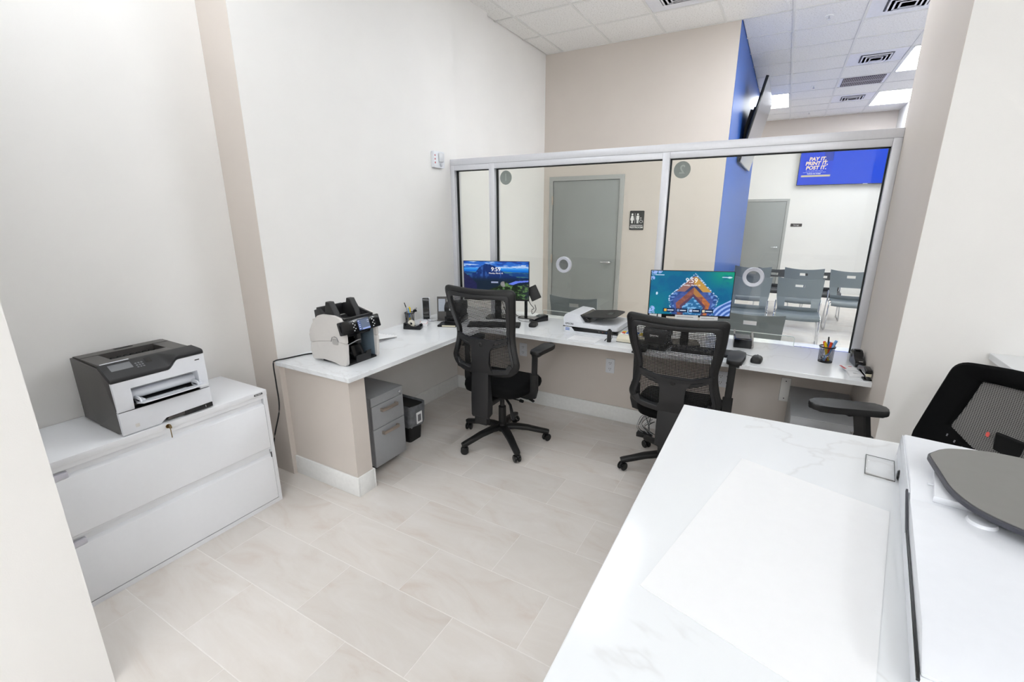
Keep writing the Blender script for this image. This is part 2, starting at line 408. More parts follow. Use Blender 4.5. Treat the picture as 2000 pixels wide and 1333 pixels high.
SPECIAL = {(5, 13): 'd', (6, 17): 'd'}
cells = {}
def cell(i, j): return (GX[i], GX[i+1], GY[j], GY[j+1])
jy = lambda y: max(k for k in range(len(GY)) if GY[k] <= y+.02)
LIGHTS = [(7, jy(6.34)), (7, jy(8.82)), (5, jy(8.82)), (7, jy(6.34)-5), (5, jy(6.34)-6)]
used = set()
fixt = []
def light_cells(i, y): return (i, jy(y)), (i, jy(y)+1)
TROFF = [(7, 6.27), (7, 8.80), (4, 8.17), (7, 3.76), (5, 2.54), (7, 2.54), (3, 1.32), (1, -1.12)]  # waiting-room lamps first, then added unseen panels brightening hall and office
ADDED_PANELS = [(5.2, -3.8), (3.2, -4.4), (3.2, -6.2), (5.2, -6.0), (1.6, -5.8)]  # added unseen panels far back, for low-angle fill light
for i, y in TROFF: used.update(light_cells(i, y))
DIFF = [(6, 4.369, 'd'), (6, 6.27, 'd'), (6, 7.53, 'g'), (6, 8.8, 'd'), (3, 3.149, 'd')]
for i, y, k in DIFF: used.add((i, jy(y)))
ctc = {}
for j in range(len(GY)-1):
    for i in range(len(GX)-1):
        x0, x1, y0, y1 = cell(i, j)
        if (i, j) in used or not in_room((x0+x1)/2, (y0+y1)/2) or y1 < 1.9: continue
        if x0 < 2.1 < x1 and 4.369 < (y0+y1)/2 < 8.43: x0 = 2.113
        k = (round(x1-x0, 3), round(y1-y0, 3))
        if k in ctc: o = ctc[k].copy(); COL.objects.link(o)
        else: o = MB().box(.010, k[0]-.010, .010, k[1]-.010, 0, .015, bev=.002).build('ceiling_tile', ACOU, ce, smooth=0); ctc[k] = o
        o.location = (x0, y0, ZC+.004)
for j, y in ((0, -3.2),):
    MB().box(-.28, 6.2, -7.2, 1.92, ZC+.005, ZC+.018).build('ceiling_board', ACOU, ce)

# walls
sbox('wall_left', WALL, -.6, 0, .223, 2.27, 0, ZC+.02)
sbox('wall_left_vestibule', WALL, -.6, -.048, 2.27, 2.925, 0, ZC+.02)
sbox('wall_left_hall', WALL, -.6, -.101, 2.925, 4.5, 0, ZC+.02)
sbox('wall_alcove', WALL, -.6, -.285, -1.09, .223, 0, ZC+.02)
sbox('wall_near_stub', WALL, -.6, .716, -7.2, -1.09, 0, ZC+.02)
sbox('wall_return', GREIGE, -.284, -.0005, .2215, .2229, 0, ZC+.02)
sbox('wall_return_lower', GREIGE, -.0005, .0008, .2215, .2599, 0, H-.031)
sbox('wall_restroom', GREIGE, -.6, 2.112, 4.369, 8.43, 0, ZC+.02)
sbox('wall_blue', BLUE, 2.112, 2.116, 4.3695, 8.43, 0, ZC+.02)
sbox('wall_far_glass_tone', WALL, -1.2, 5.2, 10.834, 11.0, 0, 3.0)  # paler colour paints in how the glass tints the view of this wall
sbox('wall_far_upper', GREIGE, -1.2, 5.2, 10.834, 11.0, 3.0, ZC+.02)
sbox('wall_corridor', WALL, -1.2, -1.0, 8.43, 10.83, 0, ZC+.02)
sbox('wall_east', WALL, 5.2, 5.4, 2.27, 11, 0, ZC+.02)
sbox('wall_far_pilaster', TRIM, 4.42, 5.2, 10.0, 10.83, 0, ZC+.02)
sbox('wall_right', WALL, 3.302, 6.4, 1.251, 2.215, 0, ZC+.02)
sbox('wall_right_inner', GREIGE, 3.3005, 3.302, 1.2515, 2.2155, 0, ZC+.02)
sbox('wall_office_east', WALL, 6.2, 6.4, -7.4, 1.25, 0, ZC+.02)
sbox('wall_office_south', WALL, -.6, 6.4, -7.4, -7.2, 0, ZC+.02)
# half walls that carry the counter
sbox('wall_under_counter', GREIGE, 0, 3.302, YG, 2.30, 0, H-.031)
sbox('wall_counter_end', GREIGE, 0, .602, .26, .385, 0, H-.031)
def bb(name, *a): return struct(bx(name, TRIM, None, *a, bev=.003))
bb('baseboard_back', .0, 3.30, YG-.013, YG, 0, .134)
bb('baseboard_left', 0, .013, .386, YG-.014, 0, .134)
bb('baseboard_end', .0, .6151, .247, .26, 0, .134)
bb('baseboard_end_return', .602, .615, .2605, .385, 0, .134)
bb('baseboard_end_inner', .013, .615, .3852, .398, 0, .134)
bb('baseboard_right', 3.287, 3.3, 1.24, YG-.014, 0, .134)
bb('baseboard_right_wall', 3.29, 6.2, 1.238, 1.251, 0, .134)
bb('baseboard_hall', -.101, -.088, 2.93, 4.35, 0, .134)
bb('baseboard_restroom', 1.0, 2.12, 4.356, 4.369, 0, .134)
bb('baseboard_blue', 2.116, 2.129, 4.36, 8.43, 0, .134)
bb('baseboard_far', 2.9, 4.4, 10.82, 10.834, 0, .134)

# ------------------------------------------------------------------ glass partition
wn = struct(bpy.data.objects.new('window_1', None)); COL.objects.link(wn)
Y0, Y1 = YG, 2.264; GYc = 2.214; ZT = 2.231; ZB = 2.133
def fr(*a): return MB().box(*a, bev=.002).build('window_frame', ALU, wn)
fr(.0, 3.3, Y0, Y1, ZB+.045, ZT)                       # upper rail
fr(.046, .4215, Y0+.002, Y1-.002, ZB, ZB+.0445); fr(.4785, 1.9225, Y0+.002, Y1-.002, ZB, ZB+.0445); fr(1.9745, 3.2545, Y0+.002, Y1-.002, ZB, ZB+.0445)
fr(.0, .045, Y0, Y1, H, ZB+.0445); fr(.422, .478, Y0, Y1, H, ZB+.0445); fr(1.923, 1.974, Y0, Y1, H, ZB+.0445); fr(3.255, 3.3, Y0, Y1, H, ZB+.0445)
def pane(x0, x1, slot=None):
    poly = [(x0, H+.002), (x1, H+.002), (x1, ZB), (x0, ZB)]
    if slot:
        a, b = slot; zt = .905; r = .02
        arc = lambda cx, cz, a0, a1: [(cx+r*math.cos(R(a0+(a1-a0)*k/5)), cz+r*math.sin(R(a0+(a1-a0)*k/5))) for k in range(6)]
        s_ = [(a, H+.002)] + arc(a+r, zt-r, 180, 90) + arc(b-r, zt-r, 90, 0) + [(b, H+.002)]
        poly = [(x0, H+.002)] + s_ + [(x1, H+.002), (x1, ZB), (x0, ZB)]
        MB().sweep([(p[0], GYc, p[1]) for p in s_], .004, .010, up=(0, 1, 0)).build('glass_edge', GEDGE, wn)
    MB().prism(poly, GYc-.005, GYc+.005, 'y').build('glass_pane', GLASS, wn, smooth=0)
    g = MB(); q = .007
    for a in ((x0, x0+q, H, ZB), (x1-q, x1, H, ZB), (x0, x1, ZB-q, ZB)): g.box(a[0], a[1], GYc-.014, GYc+.014, a[2], a[3])
    g.build('gasket', GASK, wn)
pane(.045, .422); pane(.478, 1.923, (.945, 1.56)); pane(1.974, 3.255, (2.305, 2.925))
for cx, cz in ((1.143, 1.322), (2.613, 1.307)):
    rg = MB().lathe([(.045, -.012), (.066, -.014), (.070, -.010), (.070, .010), (.066, .014), (.045, .012), (.045, -.012)], 40, Matrix.Translation((cx, GYc, cz)) @ Matrix.Rotation(PI/2, 4, 'X'), cap=False).build('speak_through_ring', mat('brushed_ring_aluminium', '#d5d7e0', .3, .3), wn)
    MB().lathe([(0, -.002), (.045, -.002), (.045, .002), (0, .002)], 32, Matrix.Translation((cx, GYc, cz)) @ Matrix.Rotation(PI/2, 4, 'X')).build('speak_through_baffle', glass('frosted_baffle', (.8, .8, .82, 1)), rg)
for cx, cz, n in ((.571, 2.055, '1'), (2.059, 2.055, '2')):
    d = MB().cyl((cx, GYc-.0062, cz), (cx, GYc-.0052, cz), .059, n=40).build('number_decal', FROST, wn)
    lettering(n, .085, face(cx, GYc-.0066, cz, '-y', True), FROSTD, d, 'numeral', bold=.001)

# ------------------------------------------------------------------ doors and signs of the hall
def door(name, x0, x1, y, ztop, hinge_left=True, handle_z=1.134):
    d = struct(bpy.data.objects.new(name, None)); COL.objects.link(d); J = .052
    MB().prism([(x0, 0), (x0+J, 0), (x0+J, ztop-J), (x1-J, ztop-J), (x1-J, 0), (x1, 0), (x1, ztop), (x0, ztop)], y-.022, y, 'y', bev=.002).build('door_frame', GFRAME, d)
    MB().box(x0+J+.006, x1-J-.006, y-.012, y-.0005, .008, ztop-J-.006, bev=.0015).build('door_leaf', GDOOR, d)
    MB().box(x0+J-.004, x1-J+.004, y-.006, y-.0002, .0, ztop-J+.003).build('door_gap', GASK, d)
    for z in (.3, 1.144, 1.907): MB().cyl((x0+J, y-.026, z-.055), (x0+J, y-.026, z+.055), .011).build('hinge', NICK, d)
    hx = x1-J-.07
    MB().lathe([(.0, -.03), (.040, -.03), (.040, -.012), (0, -.012)], 24, Matrix.Translation((hx, y, handle_z)) @ Matrix.Rotation(-PI/2, 4, 'X') @ Matrix.Diagonal((1, 1, -1, 1))).sweep([(hx, y-.02, handle_z), (hx, y-.06, handle_z), (hx-.02, y-.068, handle_z), (hx-.12, y-.068, handle_z)], .012, n=10, up=(0, 0, 1)).build('door_handle', CHROME, d)
    return d
door('door_1', -.013, .994, 4.3685, 2.203)
door('door_2', 1.85, 2.80, 10.8335, 2.02, handle_z=.965)
sg = thing('restroom_sign', 'black restroom sign with white figures on wall beside grey door', 'sign', (1.1715, 4.368, 1.657))
MB().prism(rrect(-.088, .088, -.115, .115, .012), -.006, 0, 'y', bev=.001).build('sign_plate', mat('charcoal_sign_plate', '#2a2c2c', .45), sg)
pg = MB()
def figure(cx, skirt):
    pg.cyl((cx, -.007, .072), (cx, -.0063, .072), .0115, n=16)
    if skirt: pg.prism([(cx-.012, .056), (cx+.012, .056), (cx+.022, .012), (cx+.015, .010), (cx+.018, -.002), (cx+.010, -.002), (cx+.010, -.035), (cx+.002, -.035), (cx+.002, -.004), (cx-.002, -.004), (cx-.002, -.035), (cx-.010, -.035), (cx-.010, -.002), (cx-.018, -.002), (cx-.015, .010), (cx-.022, .012)], -.007, -.0063, 'y')
    else: pg.prism([(cx-.017, .056), (cx+.017, .056), (cx+.019, .01), (cx+.013, .01), (cx+.011, .0), (cx+.011, -.035), (cx+.002, -.035), (cx+.002, .0), (cx-.002, .0), (cx-.002, -.035), (cx-.011, -.035), (cx-.011, .0), (cx-.013, .01), (cx-.019, .01)], -.007, -.0063, 'y')
figure(-.056, True); figure(.012, False); pg.box(-.0235, -.0205, -.007, -.0063, -.035, .085)
pg.cyl((.05, -.007, .03), (.05, -.0063, .03), .006, n=12)
pg.sweep([(.05, -.0066, .022), (.05, -.0066, .002), (.066, -.0066, .002), (.072, -.0066, -.018), (.080, -.0066, -.016)], .0022, n=5)
pg.sweep([(.055+.017*math.cos(R(a)), -.0066, -.012+.017*math.sin(R(a))) for a in range(110, 380, 20)], .002, n=5)
pg.build('pictogram', WHITE, sg); bx('rule', WHITE, sg, -.075, .075, -.0068, -.0062, -.061, -.055)
lettering('RESTROOM', .031, face(0, -.0066, -.083), WHITE, sg, bold=.0006)
sg = thing('room_nameplate', 'small black nameplate on far wall right of grey door', 'sign', (2.989, 10.833, 1.457))
MB().prism(rrect(-.11, .11, -.032, .032, .004), -.008, 0, 'y', bev=.001).build('sign_plate', mat('dark_brown_sign_plate', '#2c2322', .4), sg)
lettering('Storage', .035, face(0, -.009, 0), WHITE, sg)

# far TV
tv = thing('wall_television', 'large wall television showing blue PAY IT PRINT IT POST IT slide', 'television', (3.626, 10.76, 2.627))
MB().box(-.755, .755, -.02, .03, -.338, .338+.1, bev=.004).build('housing', BLKG, tv)
MB().box(-.25, .25, .03, .073, -.2, .25).build('wall_bracket', BLK, tv)
tv_h = .438+.338
def tvpic(u, v):
    c = np.zeros(u.shape+(3,)); c[:] = (.0, .29, .92)
    left = u < .40; c[left] = (.06, .27, .90); dk = (u > .29) & (u < .40) & (v > .62); c[dk] = (.13, .25, .72)
    lg = (u-.17)**2+((v-.945)/1.9)**2 < .0016; c[lg] = (.75, .85, .98)
    bar = (u > .04) & (u < .385) & (v > .215) & (v < .255); c[bar] = (.83, .80, .66)
    return c
picture('screen', 1.49, tv_h-.02, 120, 64, tvpic, face(0, -.0215, .05), tv, 1.0)
for t, x, z in (('PAY IT,', -.43, .185), ('PRINT IT,', -.44, .098), ('POST IT.', -.44, .011)): lettering(t, .098, face(x, -.0225, z), emis('lit_cream_letters', '#fbe6cf', 1.0), tv, bold=.004, shear=.12)
lw = emis('lit_white_letters', '#dfe8ff', .95)
lettering("It's now easier than ever for\nbusiness owners to access their local", .027, face(-.46, -.0225, -.062), lw, tv, sp=1.15)
lettering('business tax receipt.', .030, face(-.46, -.0225, -.104), lw, tv, bold=.0015)
bx('status_light', emis('lit_strip', '#ffffff', 1), tv, .42, .50, -.0225, -.02, -.337, -.328)
# TV on blue wall (tilted forward)
ang = math.atan2(.21, .99)
tv2 = thing('tilted_wall_television', 'black television tilted forward on blue wall, seen edge on', 'television', (2.25, 6.33, 2.86), rot=(0, ang, 0))
MB().box(-.02, .012, -.87, .87, -.50, .50, bev=.004).build('housing', BLKG, tv2)
MB().box(-.07, -.02, -.55, .45, -.36, .2, bev=.01).build('electronics_hump', BLK, tv2)
MB().box(.0122, .0135, -.86, .86, -.49, .49).build('screen', mat('dark_grey_screen', '#8a8c90', .12, grain=.02), tv2)
MB().box(-.13, -.065, -.3, .3, -.2, .2).build('wall_bracket', BLK, tv2)

# ceiling fixtures
def troffer(i, y, n):
    if i is None: x0, y0 = y; x1, y1 = x0+.61, y0+1.22; office = True
    else:
        x0, x1 = GX[i], GX[i+1]; j = jy(y); y0, y1 = GY[j], GY[j+2]; office = y < 1.5
    lab = {0: 'lit white ceiling light panel over waiting room, nearer of the right pair', 1: 'lit white ceiling light panel over waiting room, farther of the right pair', 2: 'lit white ceiling light panel beside the blue wall top'}.get(n)
    lab = lab or ('added fill light panel above the office, out of view' if office else {3: 'added unseen light panel over the waiting room just beyond the glass partition', 4: 'added unseen light panel over the hall between partition and restroom wall', 5: 'added unseen light panel behind the right pillar'}.get(n, 'lit ceiling light panel over the hall'))  # every label here names an added panel out of view
    t = thing('ceiling_light', lab, 'light', ((x0+x1)/2, (y0+y1)/2, ZC), group='added fill panels of the office' if office else None)
    w, l = (x1-x0)/2-.013, (y1-y0)/2-.013
    b = MB().box(-w, w, -l, l, .01, .06); b.build('housing', TRIM, t)
    f = MB()
    for a in ((-w, w, -l, -l+.02), (-w, w, l-.02, l), (-w, -w+.02, -l, l), (w-.02, w, -l, l)): f.box(a[0], a[1], a[2], a[3], -.002, .01)
    f.build('trim_frame', TRIM, t)
    MB().box(-w+.02, w-.02, -l+.02, l-.02, .002, .006).build('light_lens', (PANELN if i is not None else PANEL) if office else PANELF, t)
for n, (i, y) in enumerate(TROFF): troffer(i, y, n)
for n, q in enumerate(ADDED_PANELS): troffer(None, q, 50+n)
labs = ['white louvred ceiling diffuser at the top edge near the pillar', 'lavender tinted louvred ceiling diffuser beside the bright light', 'brown slotted return grille in the waiting room ceiling', 'white louvred ceiling diffuser farthest back past the grille', 'white louvred ceiling diffuser above the glass partition']
for n, (i, y, k) in enumerate(DIFF):
    j = jy(y); x0, x1, y0, y1 = cell(i, j)
    t = thing('return_grille' if k == 'g' else 'air_diffuser', labs[n], 'vent', ((x0+x1)/2, (y0+y1)/2, ZC))
    w, l = (x1-x0)/2-.013, (y1-y0)/2-.013
    MB().box(-w, w, -l, l, .004, .012).build('face_plate', mat('diffuser_enamel', '#e9e9ee', .4), t)
    if k == 'g':
        MB().box(-w+.04, w-.04, -l+.04, l-.04, -.002, .0035).build('grille_backing', mat('brown_shadow_steel', '#4a4143', .7), t)
        s_ = MB().box(-w+.04, w-.04, -.012, .012, -.005, -.0022); s_.build('grille_bar', mat('grille_enamel', '#b8b2b4', .5), t)
        for q in range(22):
            x = -w+.055+q*(2*w-.11)/21; bx('slat', MATS['grille_enamel'], t, x-.004, x+.004, -l+.04, l-.04, -.006, -.0022)
    else:
        MB().box(-.17, .17, -.17, .17, -.0015, .0038).build('neck', mat('diffuser_shadow', '#55565c', .7), t)
        for q in range(3):
            r_ = .155-q*.042; f = MB()
            f.prism([(-r_, -r_), (r_, -r_), (r_, -r_+.016), (-r_+.016, -r_+.016), (-r_+.016, r_-.016), (r_-.016, r_-.016), (r_-.016, -r_+.0161), (r_, -r_+.016), (r_, r_), (-r_, r_)], -.012-.004*q, -.0018, 'z').build('louvre', MATS['diffuser_enamel'], t)
        bx('louvre', MATS['diffuser_enamel'], t, -.02, .02, -.02, .02, -.02, -.0018)
for n, (x, y) in enumerate([(2.88, 4.714), (2.88, 7.86), (2.9, 10.2)]):
    t = thing('sprinkler_head', ['sprinkler head in ceiling tile nearest the glass partition', 'sprinkler head in ceiling midway down the waiting room', 'sprinkler head in ceiling by the far wall'][n], 'sprinkler', (x, y, ZC+.004))
    MB().lathe([(0, -.004), (.035, -.004), (.038, 0), (0, 0)], 24).build('escutcheon', TRIM, t)
    MB().cyl((0, 0, -.028), (0, 0, -.004), .007).lathe([(0, -.033), (.016, -.032), (.016, -.029), (0, -.029)], 16).build('deflector', CHROME, t)

# wall devices
def outlet(x, z, label, gang=1, w=.075):
    t = thing('wall_outlet', label, 'outlet', (x, YG, z)); W = w*gang/2*(1 if gang == 1 else .9)
    MB().prism(rrect(-W, W, -.062, .062, .004), -.007, 0, 'y', bev=.002).build('cover_plate', WPL, t)
    for g in range(gang):
        cx = (g-(gang-1)/2)*.049
        for cz in (-.026, .026):
            MB().prism(rrect(cx-.017, cx+.017, cz-.019, cz+.019, .008), -.009, -.0071, 'y', bev=.0006).build('receptacle', WPL, t)
            MB().box(cx-.009, cx-.006, -.0098, -.0091, cz-.002, cz+.009).box(cx+.006, cx+.009, -.0098, -.0091, cz-.002, cz+.009).cyl((cx, -.0098, cz-.010), (cx, -.0091, cz-.010), .003, n=8).build('slots', INKB, t)
outlet(1.619, .491, 'white wall outlet under counter between the two mesh chairs'); outlet(2.512, .527, 'white double wall outlet right of the second mesh chair', 2); outlet(.776, .516, 'white wall outlet just right of the left mesh chair back')
t = thing('fire_strobe', 'small white fire alarm strobe high on the left wall', 'alarm', (0, 1.97, 2.212))
MB().prism(rrect(-.075, .075, -.068, .068, .008), 0, .028, 'x', bev=.005).build('housing', WPL, t)
MB().box(.028, .045, -.01, .05, -.02, .055, bev=.006).build('strobe_lens', mat('clear_strobe_lens', '#d9dadd', .1), t)
MB().cyl((.028, .02, -.045), (.036, .02, -.045), .014).build('sounder', CHROME, t)
for k in range(3): bx('lettering', RED, t, .0282, .0285, -.062, -.05, -.035+k*.03, -.02+k*.03)
t = thing('access_plate', 'beige access plate screwed to wall below right counter end', 'plate', (2.915, YG, .522))
MB().box(-.03, .03, -.006, -.001, -.088, .088, bev=.001).build('plate', WALL, t)
MB().box(-.0315, .0315, -.001, 0, -.0895, .0895).build('shadow_gap', INK, t)
for z in (-.065, .065): MB().cyl((0, -.0075, z), (0, -.006, z), .004, n=10).build('screw', INKB, t)

# ================================================================== COUNTERS
ct = MB()
HT = H-.03
ct.prism([(.0, .201), (.679, .201), (.679, 1.581), (3.3, 1.581), (3.3, 2.341), (0, 2.341)], HT, H, 'z', bev=.003)
tag(ct.build('countertop', QUARTZ, smooth=0), 'white veined quartz L-shaped counter under the glass partition', 'countertop')
# tall near counter
NH = 1.148
nc = thing('tall_counter', 'tall white quartz counter in the right foreground', 'counter', (0, 0, 0))
MB().prism([(2.5455, -.011), (4.2, .012), (4.2, -2.2), (2.557, -2.2)], NH-.03, NH, 'z', bev=.003).build('countertop', QUARTZ, nc, smooth=0)
MB().box(2.62, 4.1, -2.15, -.18, 0, NH-.0305).build('base_panel', GREIGE, nc)
lg = thing('wall_ledge', 'white quartz ledge on the right wall behind the rightmost chair', 'ledge', (0, 0, 0))
MB().prism([(3.632, .90), (6.19, .90), (6.19, 1.2505), (3.632, 1.2505)], NH-.03, NH, 'z', bev=.003).build('ledge_top', QUARTZ, lg, smooth=0)
MB().box(4.3, 4.4, .95, 1.25, 0, NH-.0305).build('support_panel', GREIGE, lg)

# ================================================================== FILE CABINET
ZK = .75; Fx = .198
fc = thing('file_cabinet', 'white two-drawer lateral file cabinet under the laser printer', 'cabinet', (0, 0, 0))
y0, y1 = -1.075, -.004
MB().box(-.281, Fx-.004, y0, y0+.022, .0, ZK-.033).box(-.281, Fx-.004, y1-.022, y1, 0, ZK-.033).box(-.281, -.262, y0+.022, y1-.022, 0, ZK-.033).box(-.262, Fx-.05, y0+.022, y1-.022, .02, .03).box(-.262, Fx-.012, y0+.022, y1-.022, .364, .376).box(Fx-.03, Fx-.004, y0+.022, y1-.022, .0, .026).build('case', STEELW, fc)
MB().box(-.281, Fx, y0-.001, y1+.001, ZK-.032, ZK, bev=.003).box(Fx-.03, Fx-.006, y0+.022, y1-.022, ZK-.052, ZK-.0325).build('top', STEELW, fc)
for k, (za, zb) in enumerate(((.380, ZK-.056), (.031, .360))):
    d = MB(); ya, yb = y0+.026, y1-.026
    prof = [(Fx-.03, za), (Fx-.003, za), (Fx, za+.003), (Fx, zb-.040), (Fx-.002, zb-.037), (Fx-.020, zb-.026), (Fx-.022, zb), (Fx-.03, zb)]
    d.prism([(p[0], p[1]) for p in prof], ya, yb, 'y').build('drawer', STEELW, fc)
    dr = bpy.context.scene.collection.objects[-1] if False else fc.children[-1]
    MB().box(Fx-.019, Fx-.0005, ya+.002, ya+.118, zb-.034, zb-.008, bev=.002).build('label_holder', LABELP, dr)
    if k: MB().box(Fx-.001, Fx+.002, yb-.006, yb-.001, zb-.045, zb-.01).build('latch_tab', BLKD, dr)
lk = MB().cyl((Fx, -.532, ZK-.016), (Fx+.006, -.532, ZK-.016), .011, bev=.002).build('lock', BRASS, fc)
MB().box(Fx+.006, Fx+.022, -.533, -.531, ZK-.022, ZK-.010).cyl((Fx+.022, -.535, ZK-.014), (Fx+.022, -.529, ZK-.014), .011, n=14).box(Fx+.018, Fx+.0195, -.5335, -.5295, ZK-.075, ZK-.02).build('key', BRASS, lk)
bd = MB().prism(rrect(-.082, -.030, ZK-.022, ZK-.010, .006), Fx-.0005, Fx+.0012, 'x').build('badge', INKB, fc)
lettering('GLOBAL', .011, face(Fx+.0015, -.056, ZK-.016, '+x'), WHITE, bd)

# ================================================================== LASER PRINTER
pr = thing('laser_printer', 'charcoal and white laser printer on the white file cabinet', 'printer', (0, 0, ZK))
X0, X1, Ya, Yb = -.222, .19, -.712, -.302
def side(m_, name, ya, yb):
    MB().prism([(X0, .012), (-.06, .012), (-.05, .003), (.14, .003), (.176, .010), (.17, .12), (.178, .13), (.170, .262), (.085, .315), (X0, .326)], ya, yb, 'x' if False else 'y', bev=.002).build(name, m_, pr)
side(CHARC, 'side_panel', Ya, Ya+.012)
MB().prism([(X0, .012), (-.06, .012), (-.05, .003), (.14, .003), (.176, .010), (.170, .12), (.180, .13), (.180, .300), (.165, .322), (X0, .328)], Yb-.012, Yb, 'y', bev=.002).build('side_panel', CHARC, pr)
MB().box(X0, .10, Ya+.0125, Yb-.0125, .012, .265).build('chassis', CHARC, pr)
# top cover with output well
tc_ = MB()
tc_.prism([(X0, .300), (X0, .330), (-.14, .333), (-.14, .300)], Ya+.012, Yb-.012, 'y')
tc_.box(-.14, .079, Ya+.0125, Ya+.085, .268, .331).box(-.14, .079, Yb-.085, Yb-.0125, .268, .331)
tc_.prism([(-.045, .27), (.079, .27), (.079, .333), (.0, .331), (-.03, .318)], Ya+.0855, Yb-.0855, 'y')
tc_.build('top_cover', CHARC, pr)
MB().box(-.14, -.02, Ya+.0855, Yb-.0855, .266, .272).build('output_tray', BLKG, pr)
rl = MB()
for k in range(8):
    yy = Ya+.10+k*.028; rl.cyl((-.128, yy, .298), (-.128, yy+.016, .298), .010, n=12)
rl.cyl((-.13, Ya+.077, .300), (-.13, Yb-.077, .300), .004, n=8).build('exit_rollers', BLKG, pr)
bx('hinge_slot', BLK, pr, -.205, -.185, -.54, -.46, .3315, .334)
# control panel hood: dips low at the left, thin and high at the right
def ysweep(mb, fn, ys):
    b = bmesh.new(); rings = [[b.verts.new((x, y, z)) for x, z in fn(y)] for y in ys]; K = len(rings[0])
    for A, B in zip(rings, rings[1:]):
        for k in range(K): b.faces.new((A[k], A[(k+1) % K], B[(k+1) % K], B[k]))
    b.faces.new(rings[0]); b.faces.new(rings[-1][::-1]); mb.merge(b); return mb
def kf(y): t = min(1, max(0, (y-(Ya+.235))/.055)); return t*t*(3-2*t)
def hoodp(y):
    k = kf(y); zb = .262+.042*k; xk = .092+.080*k; zk = .334-.006*k
    return [(.080, zb-.002), (.183, zb), (.187, zb+.005), (.187, zb+.015), (.182, zb+.021), (xk+.006, zk-.002), (xk-.004, zk+.0005), (.080, .3345)]
YS = [Ya+.001, Ya+.004]+[Ya+.04+.03*q for q in range(6)]+[Ya+.235+.0055*q for q in range(11)]+[Yb-.06, Yb-.004, Yb-.001]
hood = ysweep(MB(), hoodp, YS).build('control_panel', BLKD, pr, smooth=40)
th = math.atan2(-.055, .09)
Mh = Matrix.Translation((.137, 0, .3082)) @ Matrix.Rotation(-th, 4, 'Y')
MB().box(-.038, .034, Ya+.03, Ya+.118, -.001, .001, bev=.0005, M=Mh).build('display', SCRN, hood)
kp = MB()
for a in range(3):
    for b_ in range(3): kp.box(-.020+a*.014, -.012+a*.014, Ya+.130+b_*.012, Ya+.138+b_*.012, 0, .0012, M=Mh)
kp.build('keypad', SCRN, hood)
bx('highlight_strip', WPL, pr, .0785, .086, Ya+.012, Ya+.125, .3345, .337)
MB().box(-.036, .03, Ya+.175, Ya+.200, -.001, .0008, M=Mh).build('status_recess', BLKG, hood)
# white front
fw = MB()
def frontp(y):
    zb = .262+.042*kf(y)-.0005; return [(.10, .2255), (.1885, .2225), (.187, zb), (.10, zb)]
ysweep(fw, frontp, YS)
fw.prism([(.10, .118), (.184, .118), (.190, .19), (.1885, .2224), (.10, .2254)], Ya+.001, Ya+.070, 'y', bev=.002)
fw.prism([(.10, .118), (.184, .118), (.190, .19), (.1885, .2224), (.10, .2254)], Yb-.045, Yb-.001, 'y', bev=.002)
fw.prism([(.105, .2254), (.118, .2254), (.104, .16), (.098, .16)], Ya+.0705, Yb-.0455, 'y')
fw.build('front_cover', WPL, pr)
MB().box(.125, .155, Yb-.115, Yb-.042, .262, .2625).build('usb_port', BLK, pr) if False else None
MB().box(.1868, .1885, Yb-.048, Yb-.026, .276, .281).build('usb_slot', BLK, pr)
# multipurpose feeder: roll, guides, tray
MB().cyl((.128, Ya+.08, .172), (.128, Yb-.045, .172), .022, n=20).build('feed_roller_cover', WPL, pr)
MB().prism([(.104, .128), (.17, .128), (.17, .140), (.104, .150)], Ya+.0755, Yb-.0405, 'y').build('feed_slot', BLKG, pr)
tr = MB().prism([(.150, .130), (.250, .152), (.250, .158), (.150, .138)], Ya+.085, Yb-.03, 'y', bev=.001).build('feeder_tray', WPL, pr)
MB().prism([(.150, .1385), (.245, .1585), (.245, .1600), (.150, .1400)], Ya+.13, Yb-.10, 'y').build('paper_support', mat('pale_paper_support', '#dfe2e8', .3), tr)
MB().prism([(.16, .1415), (.232, .157), (.232, .1585), (.16, .1428)], Ya+.25, Yb-.155, 'y').build('loaded_sheet', PAPER, tr)
for yy in (Ya+.088, Yb-.065):
    MB().prism([(.145, .138), (.215, .150), (.208, .172), (.165, .176), (.145, .165)], yy, yy+.006, 'y', bev=.001).box(.16, .20, yy, yy+.026, .150, .157).build('paper_guide', CLEAR if False else WPL, tr)
# lower paper drawer
dp = MB().prism([(Ya+.001, .004), (Ya+.16, .004), (Ya+.185, .03), (Yb-.001, .030), (Yb-.001, .116), (Ya+.001, .116)], .10, .190, 'x', bev=.003).build('paper_drawer', WPL, pr)
MB().prism([(Ya+.19, .010), (Ya+.26, .012), (Ya+.265, .006), (Yb-.001, .006), (Yb-.001, .029), (Ya+.20, .029)], .11, .186, 'x').build('drawer_skirt', CHARC, pr)
MB().box(.1862, .191, Ya+.27, Yb-.002, .007, .030, bev=.002).build('drawer_badge', BLKD, pr)
lettering('1', .018, face(.1915, Yb-.038, .018, '+x'), WHITE, pr)
MB().prism(rrect(Ya+.055, Ya+.072, .028, .045, .003), .1895, .1905, 'x').build('recycle_mark', GPL, pr)
bx('seam', BLK, pr, .12, .1875, Ya+.004, Yb-.004, .1165, .1178)

